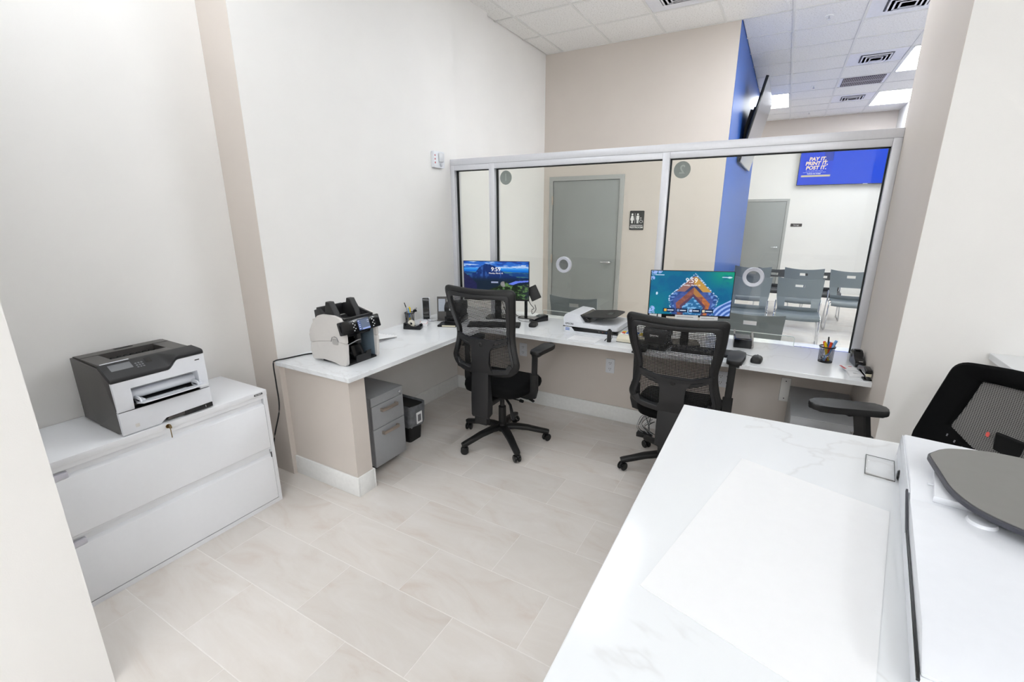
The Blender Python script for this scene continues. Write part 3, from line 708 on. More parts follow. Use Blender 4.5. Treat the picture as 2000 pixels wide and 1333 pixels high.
# ================================================================== CURRENCY COUNTER (bill counter)
bc = thing('banknote_counter', 'light grey banknote counting machine with blue lit screen', 'machine', (0, 0, H))
by0, by1 = .345, .622
prof = [(.192, .006), (.215, .0), (.455, .0), (.506, .006), (.514, .03), (.525, .13), (.531, .175), (.538, .29), (.515, .305), (.42, .315), (.30, .318), (.24, .27), (.185, .20), (.180, .12)]
low = [(.192, .008), (.215, .012), (.300, .022), (.400, .014), (.455, .0), (.500, .004), (.506, .02), (.518, .145), (.48, .152), (.36, .150), (.26, .135), (.182, .118), (.184, .06)]
upp = [(.182, .1195), (.26, .1365), (.36, .1515), (.48, .1535), (.518, .1465), (.512, .20), (.488, .300), (.42, .316), (.31, .314), (.275, .302), (.215, .24), (.182, .185)]
for a, b_ in ((by0, by0+.022), (by1-.022, by1)):
    MB().prism(rpoly(low, .012, 3), a, b_, 'y', bev=.006).build('side_lower_shell', GPL, bc)
    MB().prism(rpoly(upp, .012, 3), a, b_, 'y', bev=.006).build('side_upper_shell', GPL, bc)
MB().prism(rrect(.395, .450, .132, .172, .014), by0-.0012, by0+.003, 'y', bev=.001).build('latch_recess', GPL2, bc)
MB().sweep([(.385, by0-.0015, .150), (.398, by0-.0015, .178), (.42, by0-.0015, .185), (.44, by0-.0015, .180), (.452, by0-.0015, .155)], .003, .004, up=(0, 1, 0)).build('latch_rim', INK, bc)
MB().box(.20, .26, by0+.0225, by1-.0225, .01, .27).build('rear_body', GPL, bc)
MB().box(.262, .50, by0+.0225, by1-.0225, .0, .012).build('floor_plate', BLK, bc)
MB().box(.262, .30, by0+.0225, by1-.0225, .0125, .25).build('back_plate', BLKG, bc)
MB().box(.31, .49, by1-.026, by1-.0225, .013, .20).build('inner_liner', BLUGR, bc)
MB().prism([(.30, .185), (.46, .17), (.47, .186), (.30, .225)], by0+.024, by1-.027, 'y').build('upper_pocket_plate', BLK, bc)
MB().prism([(.30, .10), (.40, .085), (.43, .014), (.47, .014), (.44, .10), (.40, .115), (.30, .125)], by0+.10, by1-.09, 'y', bev=.002).build('stacker_wheel_guard', BLKG, bc)
for yy in (by0+.045, by0+.085, by1-.075): MB().cyl((.36, yy, .075), (.36, yy+.014, .075), .045, n=18).build('stacker_wheel', BLK, bc)
MB().prism([(by0+.085, .0), (by1-.075, .0), (by1-.065, .062), (by1-.105, .062), (by1-.112, .045), (by0+.12, .045), (by0+.11, .05), (by0+.085, .045)], .495, .503, 'x', bev=.002).build('pocket_gate', BLKD, bc)
MB().box(.47, .5, by0+.11, by0+.14, .125, .19, bev=.004).build('pocket_finger', BLKD, bc)
MB().sweep([(.50, by0+.03, .135), (.505, by0+.10, .150), (.50, by0+.13, .150)], .008, .004).build('sensor_bracket', GSTEEL, bc)
# hopper
hp = MB()
hp.prism([(.23, .262), (.50, .285), (.50, .300), (.30, .320), (.27, .345), (.225, .33)], by0+.0225, by0+.040, 'y', bev=.003)
hp.prism([(.23, .262), (.50, .285), (.50, .300), (.34, .335), (.30, .355), (.24, .345)], by1-.040, by1-.0225, 'y', bev=.003)
hp.box(.225, .245, by0+.04, by1-.04, .262, .345, bev=.004).box(.245, .49, by0+.04, by1-.04, .255, .268)
hp.box(.475, .497, by0+.04, by1-.04, .268, .300, bev=.004)
hp.build('hopper', BLKD, bc)
for yy, l in ((by0+.026, .0), (by1-.088, .0)):
    MB().prism([(.33, .268), (.43, .268), (.40, .33), (.365, .392), (.335, .392), (.32, .33)], yy, yy+.045, 'y', bev=.006).build('note_guide', BLK, bc)
bx('note_rest_lettering', WHITE, bc, .2455, .246, .44, .50, .305, .313)
# control head
hd = Matrix.Translation((.522, (by0+by1)/2-.004, .250)) @ Matrix.Rotation(R(-16), 4, 'Y')
ch = MB().box(-.030, .012, -.165, .145, -.042, .042, bev=.008, M=hd).build('control_head', BLKG, bc)
def bcpic(u, v):
    c = np.zeros(u.shape+(3,)); c[:] = (.42, .47, .56); c[(u < .24)] = (.30, .38, .60); c[(v < .14) & (u > .3)] = (.62, .70, .92); c[v > .9] = (.35, .38, .45)
    for k in range(5): q = (u > .03) & (u < .20) & (abs(v-.15-.17*k) < .025); c[q] = (.85, .88, .95)
    c[(u > .8) & (abs(v-.75) < .02)] = (.9, .9, .95); c[(u > .8) & (abs(v-.6) < .02)] = (.9, .9, .95); c[(u > .35) & (abs(v-.33) < .008)] = (.7, .75, .8); return c
scr = picture('display', .092, .070, 40, 32, bcpic, hd @ face(.0127, .005, 0, '+x'), ch, .9)
kb_ = MB()
for s_ in (-1, 1):
    for k in range(6): kb_.box(.0122, .0135, s_*.078+.012*(k % 2)-.003, s_*.078+.012*(k % 2)+.004, -.031+k*.011, -.026+k*.011, M=hd)
kb_.build('keys', WHITE, ch)

# ================================================================== MOBILE PEDESTALS
def pedestal(label, xf, y0, y1, zt, depth, sy=1):
    p = thing('drawer_pedestal', label, 'cabinet', (xf, y0, 0)); W = y1-y0
    MB().box(-depth, -.022, 0, W, .055, zt, bev=.002).build('case', GSTEEL, p)
    MB().box(-depth+.005, .001, -.001, W+.001, zt+.0005, zt+.010, bev=.002).build('top_panel', GSTEEL, p)
    MB().box(-.0215, -.002, .001, W-.001, zt-.052, zt, bev=.001).build('lock_rail', GSTEEL, p)
    for za, zb in ((zt-.222, zt-.055), (.050, zt-.2255)):
        d = MB().box(-.0215, 0, .001, W-.001, za, zb, bev=.0015).build('drawer', GSTEEL, p)
        zc = zb-.042
        MB().prism([(0, W/2-.075), (.026, W/2-.075), (.026, W/2+.075), (0, W/2+.075), (0, W/2+.063), (.017, W/2+.063), (.017, W/2-.063), (0, W/2-.063)], zc-.011, zc+.011, 'z', bev=.001).build('handle', NICK, d)
    l = MB().cyl((-.002, W-.035, zt-.026), (.006, W-.035, zt-.026), .010, bev=.001).build('lock', CHROME, p)
    MB().box(.006, .012, W-.036, W-.034, zt-.05, zt-.018).build('key', CHROME, l)
    for cx in (-depth+.06, -.07):
        for cy in (.045, W-.045):
            c = MB().box(cx-.02, cx+.02, cy-.018, cy+.018, .045, .0545).box(cx-.022, cx+.012, cy-.003, cy+.003, .012, .05).build('caster', BLK, p)
            for s_ in (-1, 1): MB().cyl((cx, cy+s_*.006, .024), (cx, cy+s_*.018, .024), .024, n=18, bev=.003).build('wheel', BLK, c)
    return p
pedestal('grey steel drawer pedestal beside the half wall at the counter end', .515, .50, .803, .556, .475)
p2_ = pedestal('grey steel pedestal under the counter at the right wall', 0, 0, .345, .556, .58)
p2_.location = (2.938, 1.60, 0); p2_.rotation_euler = (0, 0, -PI/2); p2_.location = (2.942, 1.56, 0)

# waste bin
wb = thing('waste_bin', 'black waste bin with smoky liner behind the grey pedestal', 'bin', (.30, 1.035, 0))
MB().prism(rrect(-.13, .13, -.085, .085, .03), 0, .3, 'z').build('bin_body', BLK, wb)
for v in wb.children[0].data.vertices: v.co.x *= .80+.2*v.co.z/.3; v.co.y *= .80+.2*v.co.z/.3
ln = MB(); b = bmesh.new(); base = rrect(-.138, .138, -.092, .092, .03); rings = []
rnd = random.Random(3)
for k, (z, s_) in enumerate(((.13, .94), (.17, 1.0), (.22, .99), (.27, 1.04), (.315, 1.03), (.30, .93))):
    rings.append([b.verts.new((x*s_*(1+rnd.uniform(-.02, .02)), y*s_*(1+rnd.uniform(-.02, .02)), z+rnd.uniform(-.01, .01))) for x, y in base])
for A, B in zip(rings, rings[1:]):
    for i in range(len(A)): b.faces.new((A[i], A[(i+1) % len(A)], B[(i+1) % len(A)], B[i]))
ln.merge(b); ln.build('bin_liner', BAG, wb)
MB().prism(rrect(-.02, .045, .150, .245, .004), 0, .002, 'x', M=Matrix.Translation((.139, 0, 0))).build('label', PAPER, wb)
MB().prism(rrect(-.006, .031, .168, .225, .004), .0021, .003, 'x', M=Matrix.Translation((.139, 0, 0))).build('label_print', INK, wb)

# ================================================================== MESH TASK CHAIRS
def arm_pad(mb, cx, cy, z, L=.275, w0=.085, w1=.105, ang=0, t=.03):
    pts = rpoly([(-w0/2, -L/2), (w0/2, -L/2), (w1/2, L/2-.07), (w1*.35, L/2), (-w1*.35, L/2), (-w1/2, L/2-.07)], .03, 5)
    mb.prism(pts, -t, 0, 'z', bev=.009, seg=3, M=Matrix.Translation((cx, cy, z)) @ Matrix.Rotation(ang, 4, 'Z'))
def base_star(t, rot, RB=.355):
    bs = MB(); bs.cyl((0, 0, .095), (0, 0, .165), .042, .034, bev=.004)
    angs = [rot+72*k for k in range(5)]
    for a in angs:
        c, s_ = math.cos(R(a)), math.sin(R(a)); P = lambda r, z: (r*c, r*s_, z)
        bs.sweep([P(.02, .125), P(.10, .128), P(.20, .115), P(.29, .092), P(RB-.012, .080), P(RB+.012, .074)], .062, .034, up=(0, 0, 1), taper=[1.05, 1, .88, .76, .72, .62])
    o = bs.build('base', BLK, t, smooth=50)
    for k, a in enumerate(angs):
        c, s_ = math.cos(R(a)), math.sin(R(a)); x, y = (RB-.004)*c, (RB-.004)*s_; sw = R(a+37*(k+1) % 360)
        M = Matrix.Translation((x, y, 0)) @ Matrix.Rotation(sw, 4, 'Z')
        h = MB().prism([(-.030, .028), (.028, .028), (.028, .045), (.012, .060), (-.012, .060), (-.026, .050)], -.006, .006, 'y', M=M).cyl((x, y, .052), (x, y, .076), .011, n=12).build('caster', BLK, o)
        for q in (-1, 1):
            b = MB(); b.lathe([(0, -.009), (.024, -.009), (.030, -.004), (.030, .004), (.024, .009), (0, .009)], 20, M @ Matrix.Translation((0, q*.017, .030)) @ Matrix.Rotation(PI/2, 4, 'X')); b.build('wheel', BLKG, h, smooth=40)
def task_chair(label, loc, rz, rot, recline=6, armz=.79, topz=1.215, dz=0.0):
    t = thing('mesh_task_chair', label, 'chair', loc, rz)
    base_star(t, rot)
    MB().cyl((0, 0, .166), (0, 0, .30), .030, bev=.002).cyl((0, 0, .30), (0, 0, .40), .018).build('gas_cylinder', BLK, t)
    # mechanism
    me = MB().box(-.075, .075, -.115, .12, .395, .445, bev=.01).box(-.045, .045, -.27, -.10, .385, .425, bev=.008).build('mechanism', BLKD, t)
    MB().sweep([(.07, .02, .42), (.16, .03, .41), (.235, .035, .385), (.26, .035, .375)], .026, .010, taper=[.5, .5, 1, .9]).build('height_lever', BLK, me)
    MB().sweep([(.06, -.06, .405), (.13, -.10, .37), (.17, -.14, .31), (.19, -.16, .285)], .028, .010, taper=[.6, .7, 1, .9]).build('tilt_lever', BLK, me)
    MB().cyl((.05, -.03, .395), (.19, -.05, .40), .005, n=8).cyl((.185, -.05, .40), (.215, -.055, .40), .013, .011, n=14, bev=.002).build('tension_knob', BLK, me)
    # seat cushion
    ol = rpoly([(-.235, -.215), (.235, -.215), (.275, .02), (.25, .235), (-.25, .235), (-.275, .02)], [.10, .10, .12, .09, .09, .12], 7)
    b = bmesh.new(); rings = []
    for sx, z in ((.86, .448), (.97, .462), (1.0, .492), (.985, .520), (.93, .538), (.80, .547), (.5, .549), (.2, .549)):
        rings.append([b.verts.new((x*sx, y*sx, z-(.03*max(0, (y*sx-.12)/.12)**2)+.006*abs(x*sx/.27)**2)) for x, y in ol])
    for A, B in zip(rings, rings[1:]):
        for i in range(len(A)): b.faces.new((A[i], A[(i+1) % len(A)], B[(i+1) % len(A)], B[i]))
    b.faces.new(rings[0]); b.faces.new(rings[-1][::-1])
    s_ = MB(); s_.merge(b); s_.build('seat', FAB, t, smooth=60)
    # back: built upright then leaned about the hinge
    HZ, HY = .47, -.215
    Mb = Matrix.Translation((0, HY, HZ)) @ Matrix.Rotation(R(recline), 4, 'X') @ Matrix.Translation((0, -HY, -HZ+dz))
    def surf(x, z): return -.245+.42*x*x-.05*math.exp(-((z-.80)/.16)**2)*-1*.9+(0.02*max(0, (.62-z)/.12))
    T = topz-dz
    oc = [(-.285, T+.012), (0, T+.002), (.285, T+.012), (.272, .98), (.238, .80), (.250, .71), (.282, .60), (.262, .545), (.20, .50), (0, .485), (-.20, .50), (-.262, .545), (-.282, .60), (-.250, .71), (-.238, .80), (-.272, .98)]
    ic = [(-.226, T-.050), (0, T-.056), (.226, T-.050), (.216, .98), (.192, .815), (.203, .71), (.232, .615), (.215, .585), (.17, .555), (0, .545), (-.17, .555), (-.215, .585), (-.232, .615), (-.203, .71), (-.192, .815), (-.216, .98)]
    ro = [.045, .3, .045, .1, .08, .06, .03, .03, .05, .2, .05, .03, .03, .06, .08, .1]
    ri = [.035, .3, .035, .1, .06, .05, .02, .02, .04, .2, .04, .02, .02, .05, .06, .1]
    O = rpoly(oc, ro, 5); I = rpoly(ic, ri, 5)
    fr_ = MB().ringplate(O, I, surf, .030, M=Mb).build('back_frame', BLK, t, smooth=50)
    mid = [((a[0]*.42+b_[0]*.58), (a[1]*.42+b_[1]*.58)) for a, b_ in zip(O, I)]
    ins = [((a[0]-b_[0])*.0+b_[0]*.985, b_[1]+(-.004 if b_[1] > .8 else .003)) for a, b_ in zip(O, I)]
    MB().ringplate(mid, ins, lambda x, z: surf(x, z)-.018, .012, M=Mb).build('rim_bead', BLKD, fr_, smooth=50)
    sc = MB()
    for x, z in ((-.255, T-.02), (-.13, T-.012), (.13, T-.012), (.255, T-.02), (.248, .98), (-.248, .98), (.222, .79), (-.222, .79), (-.25, .58), (.25, .58), (.15, .528), (-.15, .528)):
        y = surf(x, z)-.0155; p0 = Mb @ Vector((x, y-.001, z)); p1 = Mb @ Vector((x, y+.001, z)); sc.cyl(p0, p1, .0042, n=8)
    sc.build('screw_holes', INKB, fr_)
    MB().grid(lambda z: -np.interp(z, [.55, .615, .71, .815, .98, T-.05], [.19, .236, .206, .195, .22, .225]), lambda z: np.interp(z, [.55, .615, .71, .815, .98, T-.05], [.19, .236, .206, .195, .22, .225]), .55, T-.05, lambda x, z: surf(x, z)+.004, 0, 16, 26, M=Mb).build('back_mesh', MESH, t, smooth=60)
    # lumbar carrier behind the frame
    su = lambda x, z: surf(x, z)-.030
    cr = MB()
    cr.grid(lambda z: -.207, lambda z: .207, .775, .800, lambda x, z: su(x, z), .018, 16, 1, M=Mb @ Matrix.Identity(4))
    o = cr.build('lumbar_bar', BLKD, t, smooth=50)
    for v in o.data.vertices:  # gentle sag of the bar
        v.co.z -= .035*(1-(v.co.x/.207)**2)
    sp = MB()
    sp.grid(lambda z: -np.interp(z, [.53, .60, .70, .78], [.095, .072, .074, .125]), lambda z: np.interp(z, [.53, .60, .70, .78], [.095, .072, .074, .125]), .53, .772, lambda x, z: su(x*.6, z), .020, 8, 12, M=Mb)
    spo = sp.build('back_spine', BLKD, t, smooth=50)
    for q in (-1, 1):
        MB().sweep([(q*.20, su(.2, .765), .765), (q*.14, su(.14, .735), .738), (q*.075, su(.06, .72), .722)], .022, .014, up=(0, 1, 0), M=Mb).build('spine_brace', BLKD, spo)
        MB().sweep([(q*.225, su(.22, .60)+.01, .60), (q*.20, su(.19, .56), .558), (q*.10, su(.1, .54), .540), (q*.05, su(.05, .54), .538)], .036, .018, up=(0, 1, 0), M=Mb).build('spine_brace', BLKD, spo)
    MB().lathe([(0, .004), (.012, .004), (.017, 0), (.017, -.012), (0, -.012)], 20, Mb @ Matrix.Translation((0, su(0, .735)-.012, .735)) @ Matrix.Rotation(PI/2, 4, 'X')).build('height_knob', BLK, spo)
    shell = MB().prism([(-.288, .535+dz), (-.262, .535+dz), (-.235, .40), (-.235, .335), (-.295, .315), (-.305, .335), (-.300, .46)], -.082, .060, 'x', bev=.006, M=None).build('lower_bracket', BLKD, t)
    MB().box(-.060, .045, -.298, -.25, .262, .336, bev=.006).build('bracket_foot', BLK, shell)
    for q in (-1, 1):
        a = thing_part('armrest', t)
        ax = q*.305
        MB().sweep([(q*.10, .03, .425), (q*.22, .0, .43), (q*.285, -.03, .455), (q*.293, -.03, .50), (q*.293, -.03, .62)], .06, .026, up=(0, 1, 0)).build('arm_bracket', BLK, a)
        MB().sweep([(q*.293, -.03, .60), (q*.295, -.03, .70), (q*.297, -.03, armz-.03)], .042, .020, up=(0, 1, 0)).build('arm_post', BLK, a)
        pm = MB(); arm_pad(pm, ax, .085, armz, ang=R(-q*6+4)); pm.box(ax-.03, ax+.03, -.045, .012, armz-.042, armz-.029, bev=.004); pm.build('arm_pad', BLK, a, smooth=50)
    return t
def thing_part(name, parent):
    o = bpy.data.objects.new(name, None); COL.objects.link(o); o.parent = parent; return o
task_chair('black mesh-back office chair at the left window with the mountain screen', (1.02, 1.36, 0), R(0), 30, armz=.80, topz=1.27, dz=.14)
task_chair('black mesh-back office chair partly behind the tall white counter corner', (2.295, 1.56, 0), R(0), 207, recline=15, armz=.872, topz=1.210, dz=.045)

# third chair: upholstered rim back
def fabric_chair(label, loc, rz):
    t = thing('fabric_task_chair', label, 'chair', loc, rz)
    base_star(t, 10)
    MB().cyl((0, 0, .166), (0, 0, .40), .030).cyl((0, 0, .40), (0, 0, .60), .018).build('gas_cylinder', BLK, t)
    MB().box(-.08, .08, -.12, .12, .598, .645, bev=.01).build('mechanism', BLKD, t)
    MB().prism(rrect(-.25, .25, -.22, .25, .09), .65, .735, 'z', bev=.03, seg=4).build('seat', FAB, t, smooth=60)
    Mb = Matrix.Translation((0, -.22, .66)) @ Matrix.Rotation(R(10), 4, 'X') @ Matrix.Translation((0, .22, -.66))
    surf = lambda x, z: -.245+.85*x*x-.02*math.cos((z-.9)*6)
    T = 1.215
    O = rpoly([(-.225, T-.03), (0, T), (.225, T-.03), (.262, .98), (.28, .80), (.20, .69), (-.20, .69), (-.28, .80), (-.262, .98)], [.05, .4, .05, .15, .08, .05, .05, .08, .15], 6)
    I = rpoly([(-.140, T-.085), (0, T-.07), (.140, T-.085), (.168, .99), (.185, .92), (.07, .85), (-.07, .85), (-.185, .92), (-.168, .99)], [.01, .4, .01, .15, .01, .1, .1, .01, .15], 6)
    MB().ringplate(O, I, surf, .045, M=Mb).build('back_cushion_rim', FAB, t, smooth=60)
    MB().grid(lambda z: -.20, lambda z: .20, .84, T-.06, lambda x, z: surf(x, z)-.004, .002, 14, 16, M=Mb).build('back_mesh', MESH3, t, smooth=60)
    MB().grid(lambda z: -.20, lambda z: .20, .84, T-.06, lambda x, z: surf(x, z)-.022, .004, 14, 16, M=Mb).build('back_plate', mat('dark_grey_back_plate', '#4a4847', .6), t, smooth=60)
    st = MB()
    for k in range(13):
        x = -.168+k*.028; z = .895-.055*math.cos(x/.17*PI/2)+.0; st.box(x-.002, x+.002, surf(x, z)+.021, surf(x, z)+.0245, z-.014, z-.004, M=Mb)
    st.build('stitching', INK, t)
    MB().prism(rpoly([(-.004, -.009), (.006, -.006), (.007, .008), (.0, .012), (-.006, .004)], .003), .0, .0015, 'y', M=Mb @ Matrix.Translation((.068, surf(.068, .94)+.002, .94))).build('red_tag', mat('coral_red_tag', '#f0655f', .6), t)
    MB().sweep([(.0, -.31, .70), (0, -.33, .80), (0, -.315, .95)], .09, .03, up=(0, 1, 0)).build('back_spine', BLK, t)
    MB().sweep([(0, -.05, .62), (0, -.25, .625), (0, -.31, .66), (0, -.315, .75)], .08, .03).build('spine_bracket', BLK, t)
    for q in (-1, 1):
        a = thing_part('armrest', t)
        MB().sweep([(q*.10, .0, .62), (q*.22, .0, .625), (q*.29, .0, .64), (q*.30, .0, .76), (q*.29, -.005, .845)], .075, .03, up=(0, 1, 0)).build('arm_bracket', BLK, a)
        MB().sweep([(q*.29, 0, .83), (q*.296, .01, .89), (q*.30, .02, .948)], .062, .034, up=(0, 1, 0)).build('arm_post', BLK, a)
        pm = MB(); arm_pad(pm, q*.315, .075, .972, L=.285, w0=.09, w1=.11, ang=R(-24*q) if q > 0 else R(24), t=.028); pm.box(q*.315-.04, q*.315+.03, -.02, .10, .934, .945, bev=.004); pm.build('arm_pad', BLK, a, smooth=50)
    return t
# faces -x turned 30 degrees towards the camera
fabric_chair('black fabric-rimmed chair behind the tall counter at the right edge', (3.34, .55, 0), math.atan2(-.6, -.8)-PI/2)

# ================================================================== WAITING ROOM CHAIRS
def shell_chair(name, shell, topz=.85, w=.54):
    t = thing(name, '', 'chair')
    k = w/.54
    def surf(x, z): return .0+.22*x*x*0+ (-.018*math.cos(x/.27*PI/2)) + (z-.48)*.22 - .07*math.exp(-((z-.48)/.07)**2)
    # back with two openings: built from four plates round each opening
    O = rpoly([(-.255*k, .46), (.255*k, .46), (.275*k, topz+.012), (0, topz-.012), (-.275*k, topz+.012)], [.03, .03, .012, .5, .012], 4)
    b = MB()
    zt = topz-.055; zh = topz-.095
    X = lambda z: np.interp(z, [.44, .52, .62, topz], [.235, .245, .262, .275])*k
    rows = [(.43, .50, None), (.50, .612, (.155, .155)), (.612, zh, None), (zh, zt, (.055, .055)), (zt, topz, None)]
    for z0, z1, hole in rows:
        zz = lambda z: z
        if hole is None: b.grid(lambda z: -X(z), lambda z: X(z), z0, z1, surf, .010, 14, max(2, int((z1-z0)/.03)))
        else:
            h = hole[0]*k; b.grid(lambda z: -X(z), lambda z: -h, z0, z1, surf, .010, 6, 2); b.grid(lambda z: h, lambda z: X(z), z0, z1, surf, .010, 6, 2)
    o = b.build('backrest', shell, t, smooth=50)
    for v in o.data.vertices:
        if v.co.z > topz-.03: v.co.z += .022*(v.co.x/.27)**2*(v.co.z-topz+.03)/.03*1.2
    # seat, waterfall front
    s_ = MB(); pts = [(-.02, .435), (-.06, .442), (-.20, .440), (-.36, .452), (-.44, .452), (-.475, .432), (-.482, .395)]
    bb_ = bmesh.new(); up = []; dn = []
    for y, z in pts:
        hw = .245*k
        up.append([bb_.verts.new((x*hw, y, z+.012*abs(x)**3)) for x in np.linspace(-1, 1, 11)]); dn.append([bb_.verts.new((x*hw, y+(.008 if z < .42 else 0), z-.011+.012*abs(x)**3)) for x in np.linspace(-1, 1, 11)])
    for L_ in (up, dn):
        for A, B in zip(L_, L_[1:]):
            for i in range(10): bb_.faces.new((A[i], A[i+1], B[i+1], B[i]))
    for e in (0, -1):
        for i in range(10): bb_.faces.new((up[e][i], up[e][i+1], dn[e][i+1], dn[e][i]))
    for e in (0, 10):
        for k_ in range(len(pts)-1): bb_.faces.new((up[k_][e], up[k_+1][e], dn[k_+1][e], dn[k_][e]))
    s_.merge(bb_); s_.build('seat', shell, t, smooth=50)
    for q in (-1, 1):
        x = q*.262*k
        MB().sweep([(x, .02, .56), (x, -.01, .455), (x, -.02, .42), (x+q*.01, .0, .25), (x+q*.015, .05, .012), (x+q*.015, .045, .010), (x+q*.015, -.37, .010), (x+q*.01, -.39, .02), (x, -.375, .25), (x, -.36, .405), (x, -.34, .425), (x, -.05, .425)], .0095, n=8, up=(1, 0, 0)).build('leg_frame', CHROME, t, smooth=60)
    MB().cyl((-.262*k, -.10, .420), (.262*k, -.10, .420), .009, n=8).cyl((-.262*k, -.33, .420), (.262*k, -.33, .420), .009, n=8).build('cross_bar', CHROME, t)
    return t
proto = shell_chair('visitor_chair', SHELL)
spots = [(2.44, 5.74, 0, 'grey shell chair in waiting room behind the right speaking ring', .85),
         (3.055, 5.88, 0, 'grey shell chair in waiting room centre, front row, right of the speaking ring', .85),
         (2.40, 7.15, 0, 'grey shell chair in back row showing above the speaking ring', .85),
         (3.135, 7.25, 0, 'grey shell chair in back row with lit handle slot, behind the centre front chair', .85),
         (3.76, 7.22, 0, 'grey shell chair in waiting room next to the right frame post', .85),
         (.87, 3.2, PI, 'grey shell chair seen from behind below the restroom door', .85),
         (2.60, 3.2, PI, 'grey shell chair seen from behind just outside the right window slot', .85)]
for n, (x, y, rz, lab, tz) in enumerate(spots):
    o = proto if n == 0 else copy_tree(proto)
    o.location = (x, y, 0); o.rotation_euler = (0, 0, rz); o['label'] = lab; o['group'] = 'grey shell visitor chairs'
# chairs are placed with the backrest on their own origin; those facing the counter turn round
dk = shell_chair('visitor_chair', SHELLD, .74)
for n, (x, y, rz, lab) in enumerate([(3.46, 8.05, 0, 'dark charcoal shell chair behind, left of the rightmost grey chair'), (2.72, 8.15, 0, 'dark charcoal shell chair seen between the two front grey chairs')]):
    o = dk if n == 0 else copy_tree(dk)
    o.location = (x, y, 0); o['label'] = lab; o['group'] = 'dark shell chairs'

# ================================================================== THINGS ON THE COUNTER
# power cord of the banknote counter, over the counter end and down between wall and cabinet
cable('power_cable', [(.175, .47, H+.03), (.12, .46, H+.006), (.06, .40, H+.005), (.03, .26, H+.007), (.012, .196, H+.006), (.008, .182, H-.02), (.02, .175, H-.15), (.035, .16, .52), (.02, .10, .30), (.0, .10, .012), (-.05, .12, .006)], .0045, BLK, 'black power cord trailing off the counter end beside the file cabinet')
# folded paper
fp = thing('document_folder', 'white folded paper lying beside the banknote counter', 'paper', (0, 0, H))
MB().prism([(.06, 1.05), (.29, 1.02), (.285, .83), (.05, .86)], .001, .003, 'z').build('lower_sheet', PAPER, fp)
b = MB(); n_ = 8
for k in range(n_):
    xa, xb = .05+.24*k/n_, .05+.24*(k+1)/n_; za, zb = .004+.022*math.sin(PI*.5*k/n_), .004+.022*math.sin(PI*.5*(k+1)/n_)
    vs = [b.bm.verts.new(p) for p in ((xa, .855, za*1.3), (xb, .83, zb*1.3), (xb, 1.02, zb*.4), (xa, 1.05, za*.4))]; b.bm.faces.new(vs)
b.build('upper_sheet', PAPER, fp)

def pen(name, label, base, d, L, r, m, capm, group, cat='pen', tip=None):
    """pen standing in a cup: base point, direction"""
    d = Vector(d).normalized(); o = thing(name, label, cat, base, group=group)
    MB().cyl((0, 0, 0), d*L, r, n=10, bev=.001).build('barrel', m, o)
    MB().cyl(d*(L-.04), d*(L+.004), r*1.18, r*1.0, n=10, bev=.001).build('cap', capm, o)
    return o
def mesh_cup(label, x, y, z, r=.042, h=.10):
    c = thing('pen_cup', label, 'cup', (x, y, z))
    MB().lathe([(0, .002), (r*.92, .002), (r*.94, .008), (r, h)], 36, cap=False).build('wire_mesh_wall', WIRE, c)
    MB().lathe([(0, 0), (r*.93, 0), (r*.95, .006), (0, .006)], 36).build('cup_base', BLK, c)
    MB().lathe([(r-.002, h-.003), (r+.003, h-.003), (r+.003, h+.003), (r-.002, h+.003), (r-.002, h-.003)], 36, cap=False).build('rim', BLK, c)
    return c
# right cup
cx, cy = 3.095, 1.905
mesh_cup('black wire mesh pen cup at the right end of the counter', cx, cy, H)
G = 'pens in the right cup'
for n_, (nm, lb, dx, dy, L, r, m_, cm) in enumerate([
    ('highlighter', 'yellow highlighter pen leaning left in the right wire cup', -.30, .02, .125, .0075, YEL, ORG),
    ('highlighter', 'second yellow pen crossing the first in the right wire cup', -.26, -.10, .120, .007, YEL, YEL),
    ('pen', 'tall dark pen standing upright in the right wire cup', -.05, .10, .150, .004, BLKD, BLK),
    ('pen', 'blue capped pen standing mid cup beside the orange one', .02, .05, .120, .0055, WPL, BLP),
    ('marker', 'orange-red marker standing in the right wire cup', .12, .02, .118, .008, ORG, ORG),
    ('marker', 'light blue marker leaning right in the right wire cup', .38, .10, .140, .008, LBL, LBL)]):
    bx_, by_ = cx-dx*.05+.002*n_, cy-dy*.05
    pen(nm, lb, (bx_, by_, H+.008), (dx, dy, 1), L, r, m_, cm, G)
pc = thing('paper_clip_pile', 'silver paper clips lying at the bottom of the right wire cup', 'clips', (cx, cy, H+.008)); pc['kind'] = 'stuff'
b = MB(); rnd = random.Random(5)
for k in range(14):
    a = rnd.uniform(0, PI); q = Vector((rnd.uniform(-.02, .02), rnd.uniform(-.02, .02), .002+k*.0022)); d = Vector((math.cos(a), math.sin(a), rnd.uniform(-.2, .2)))*.013; s_ = d.cross(Vector((0, 0, 1))).normalized()*.003
    b.sweep([q-d+s_, q+d+s_, q+d-s_, q-d-s_, q-d+s_*.4], .0007, n=4)
b.build('clip_wires', CHROME, pc)
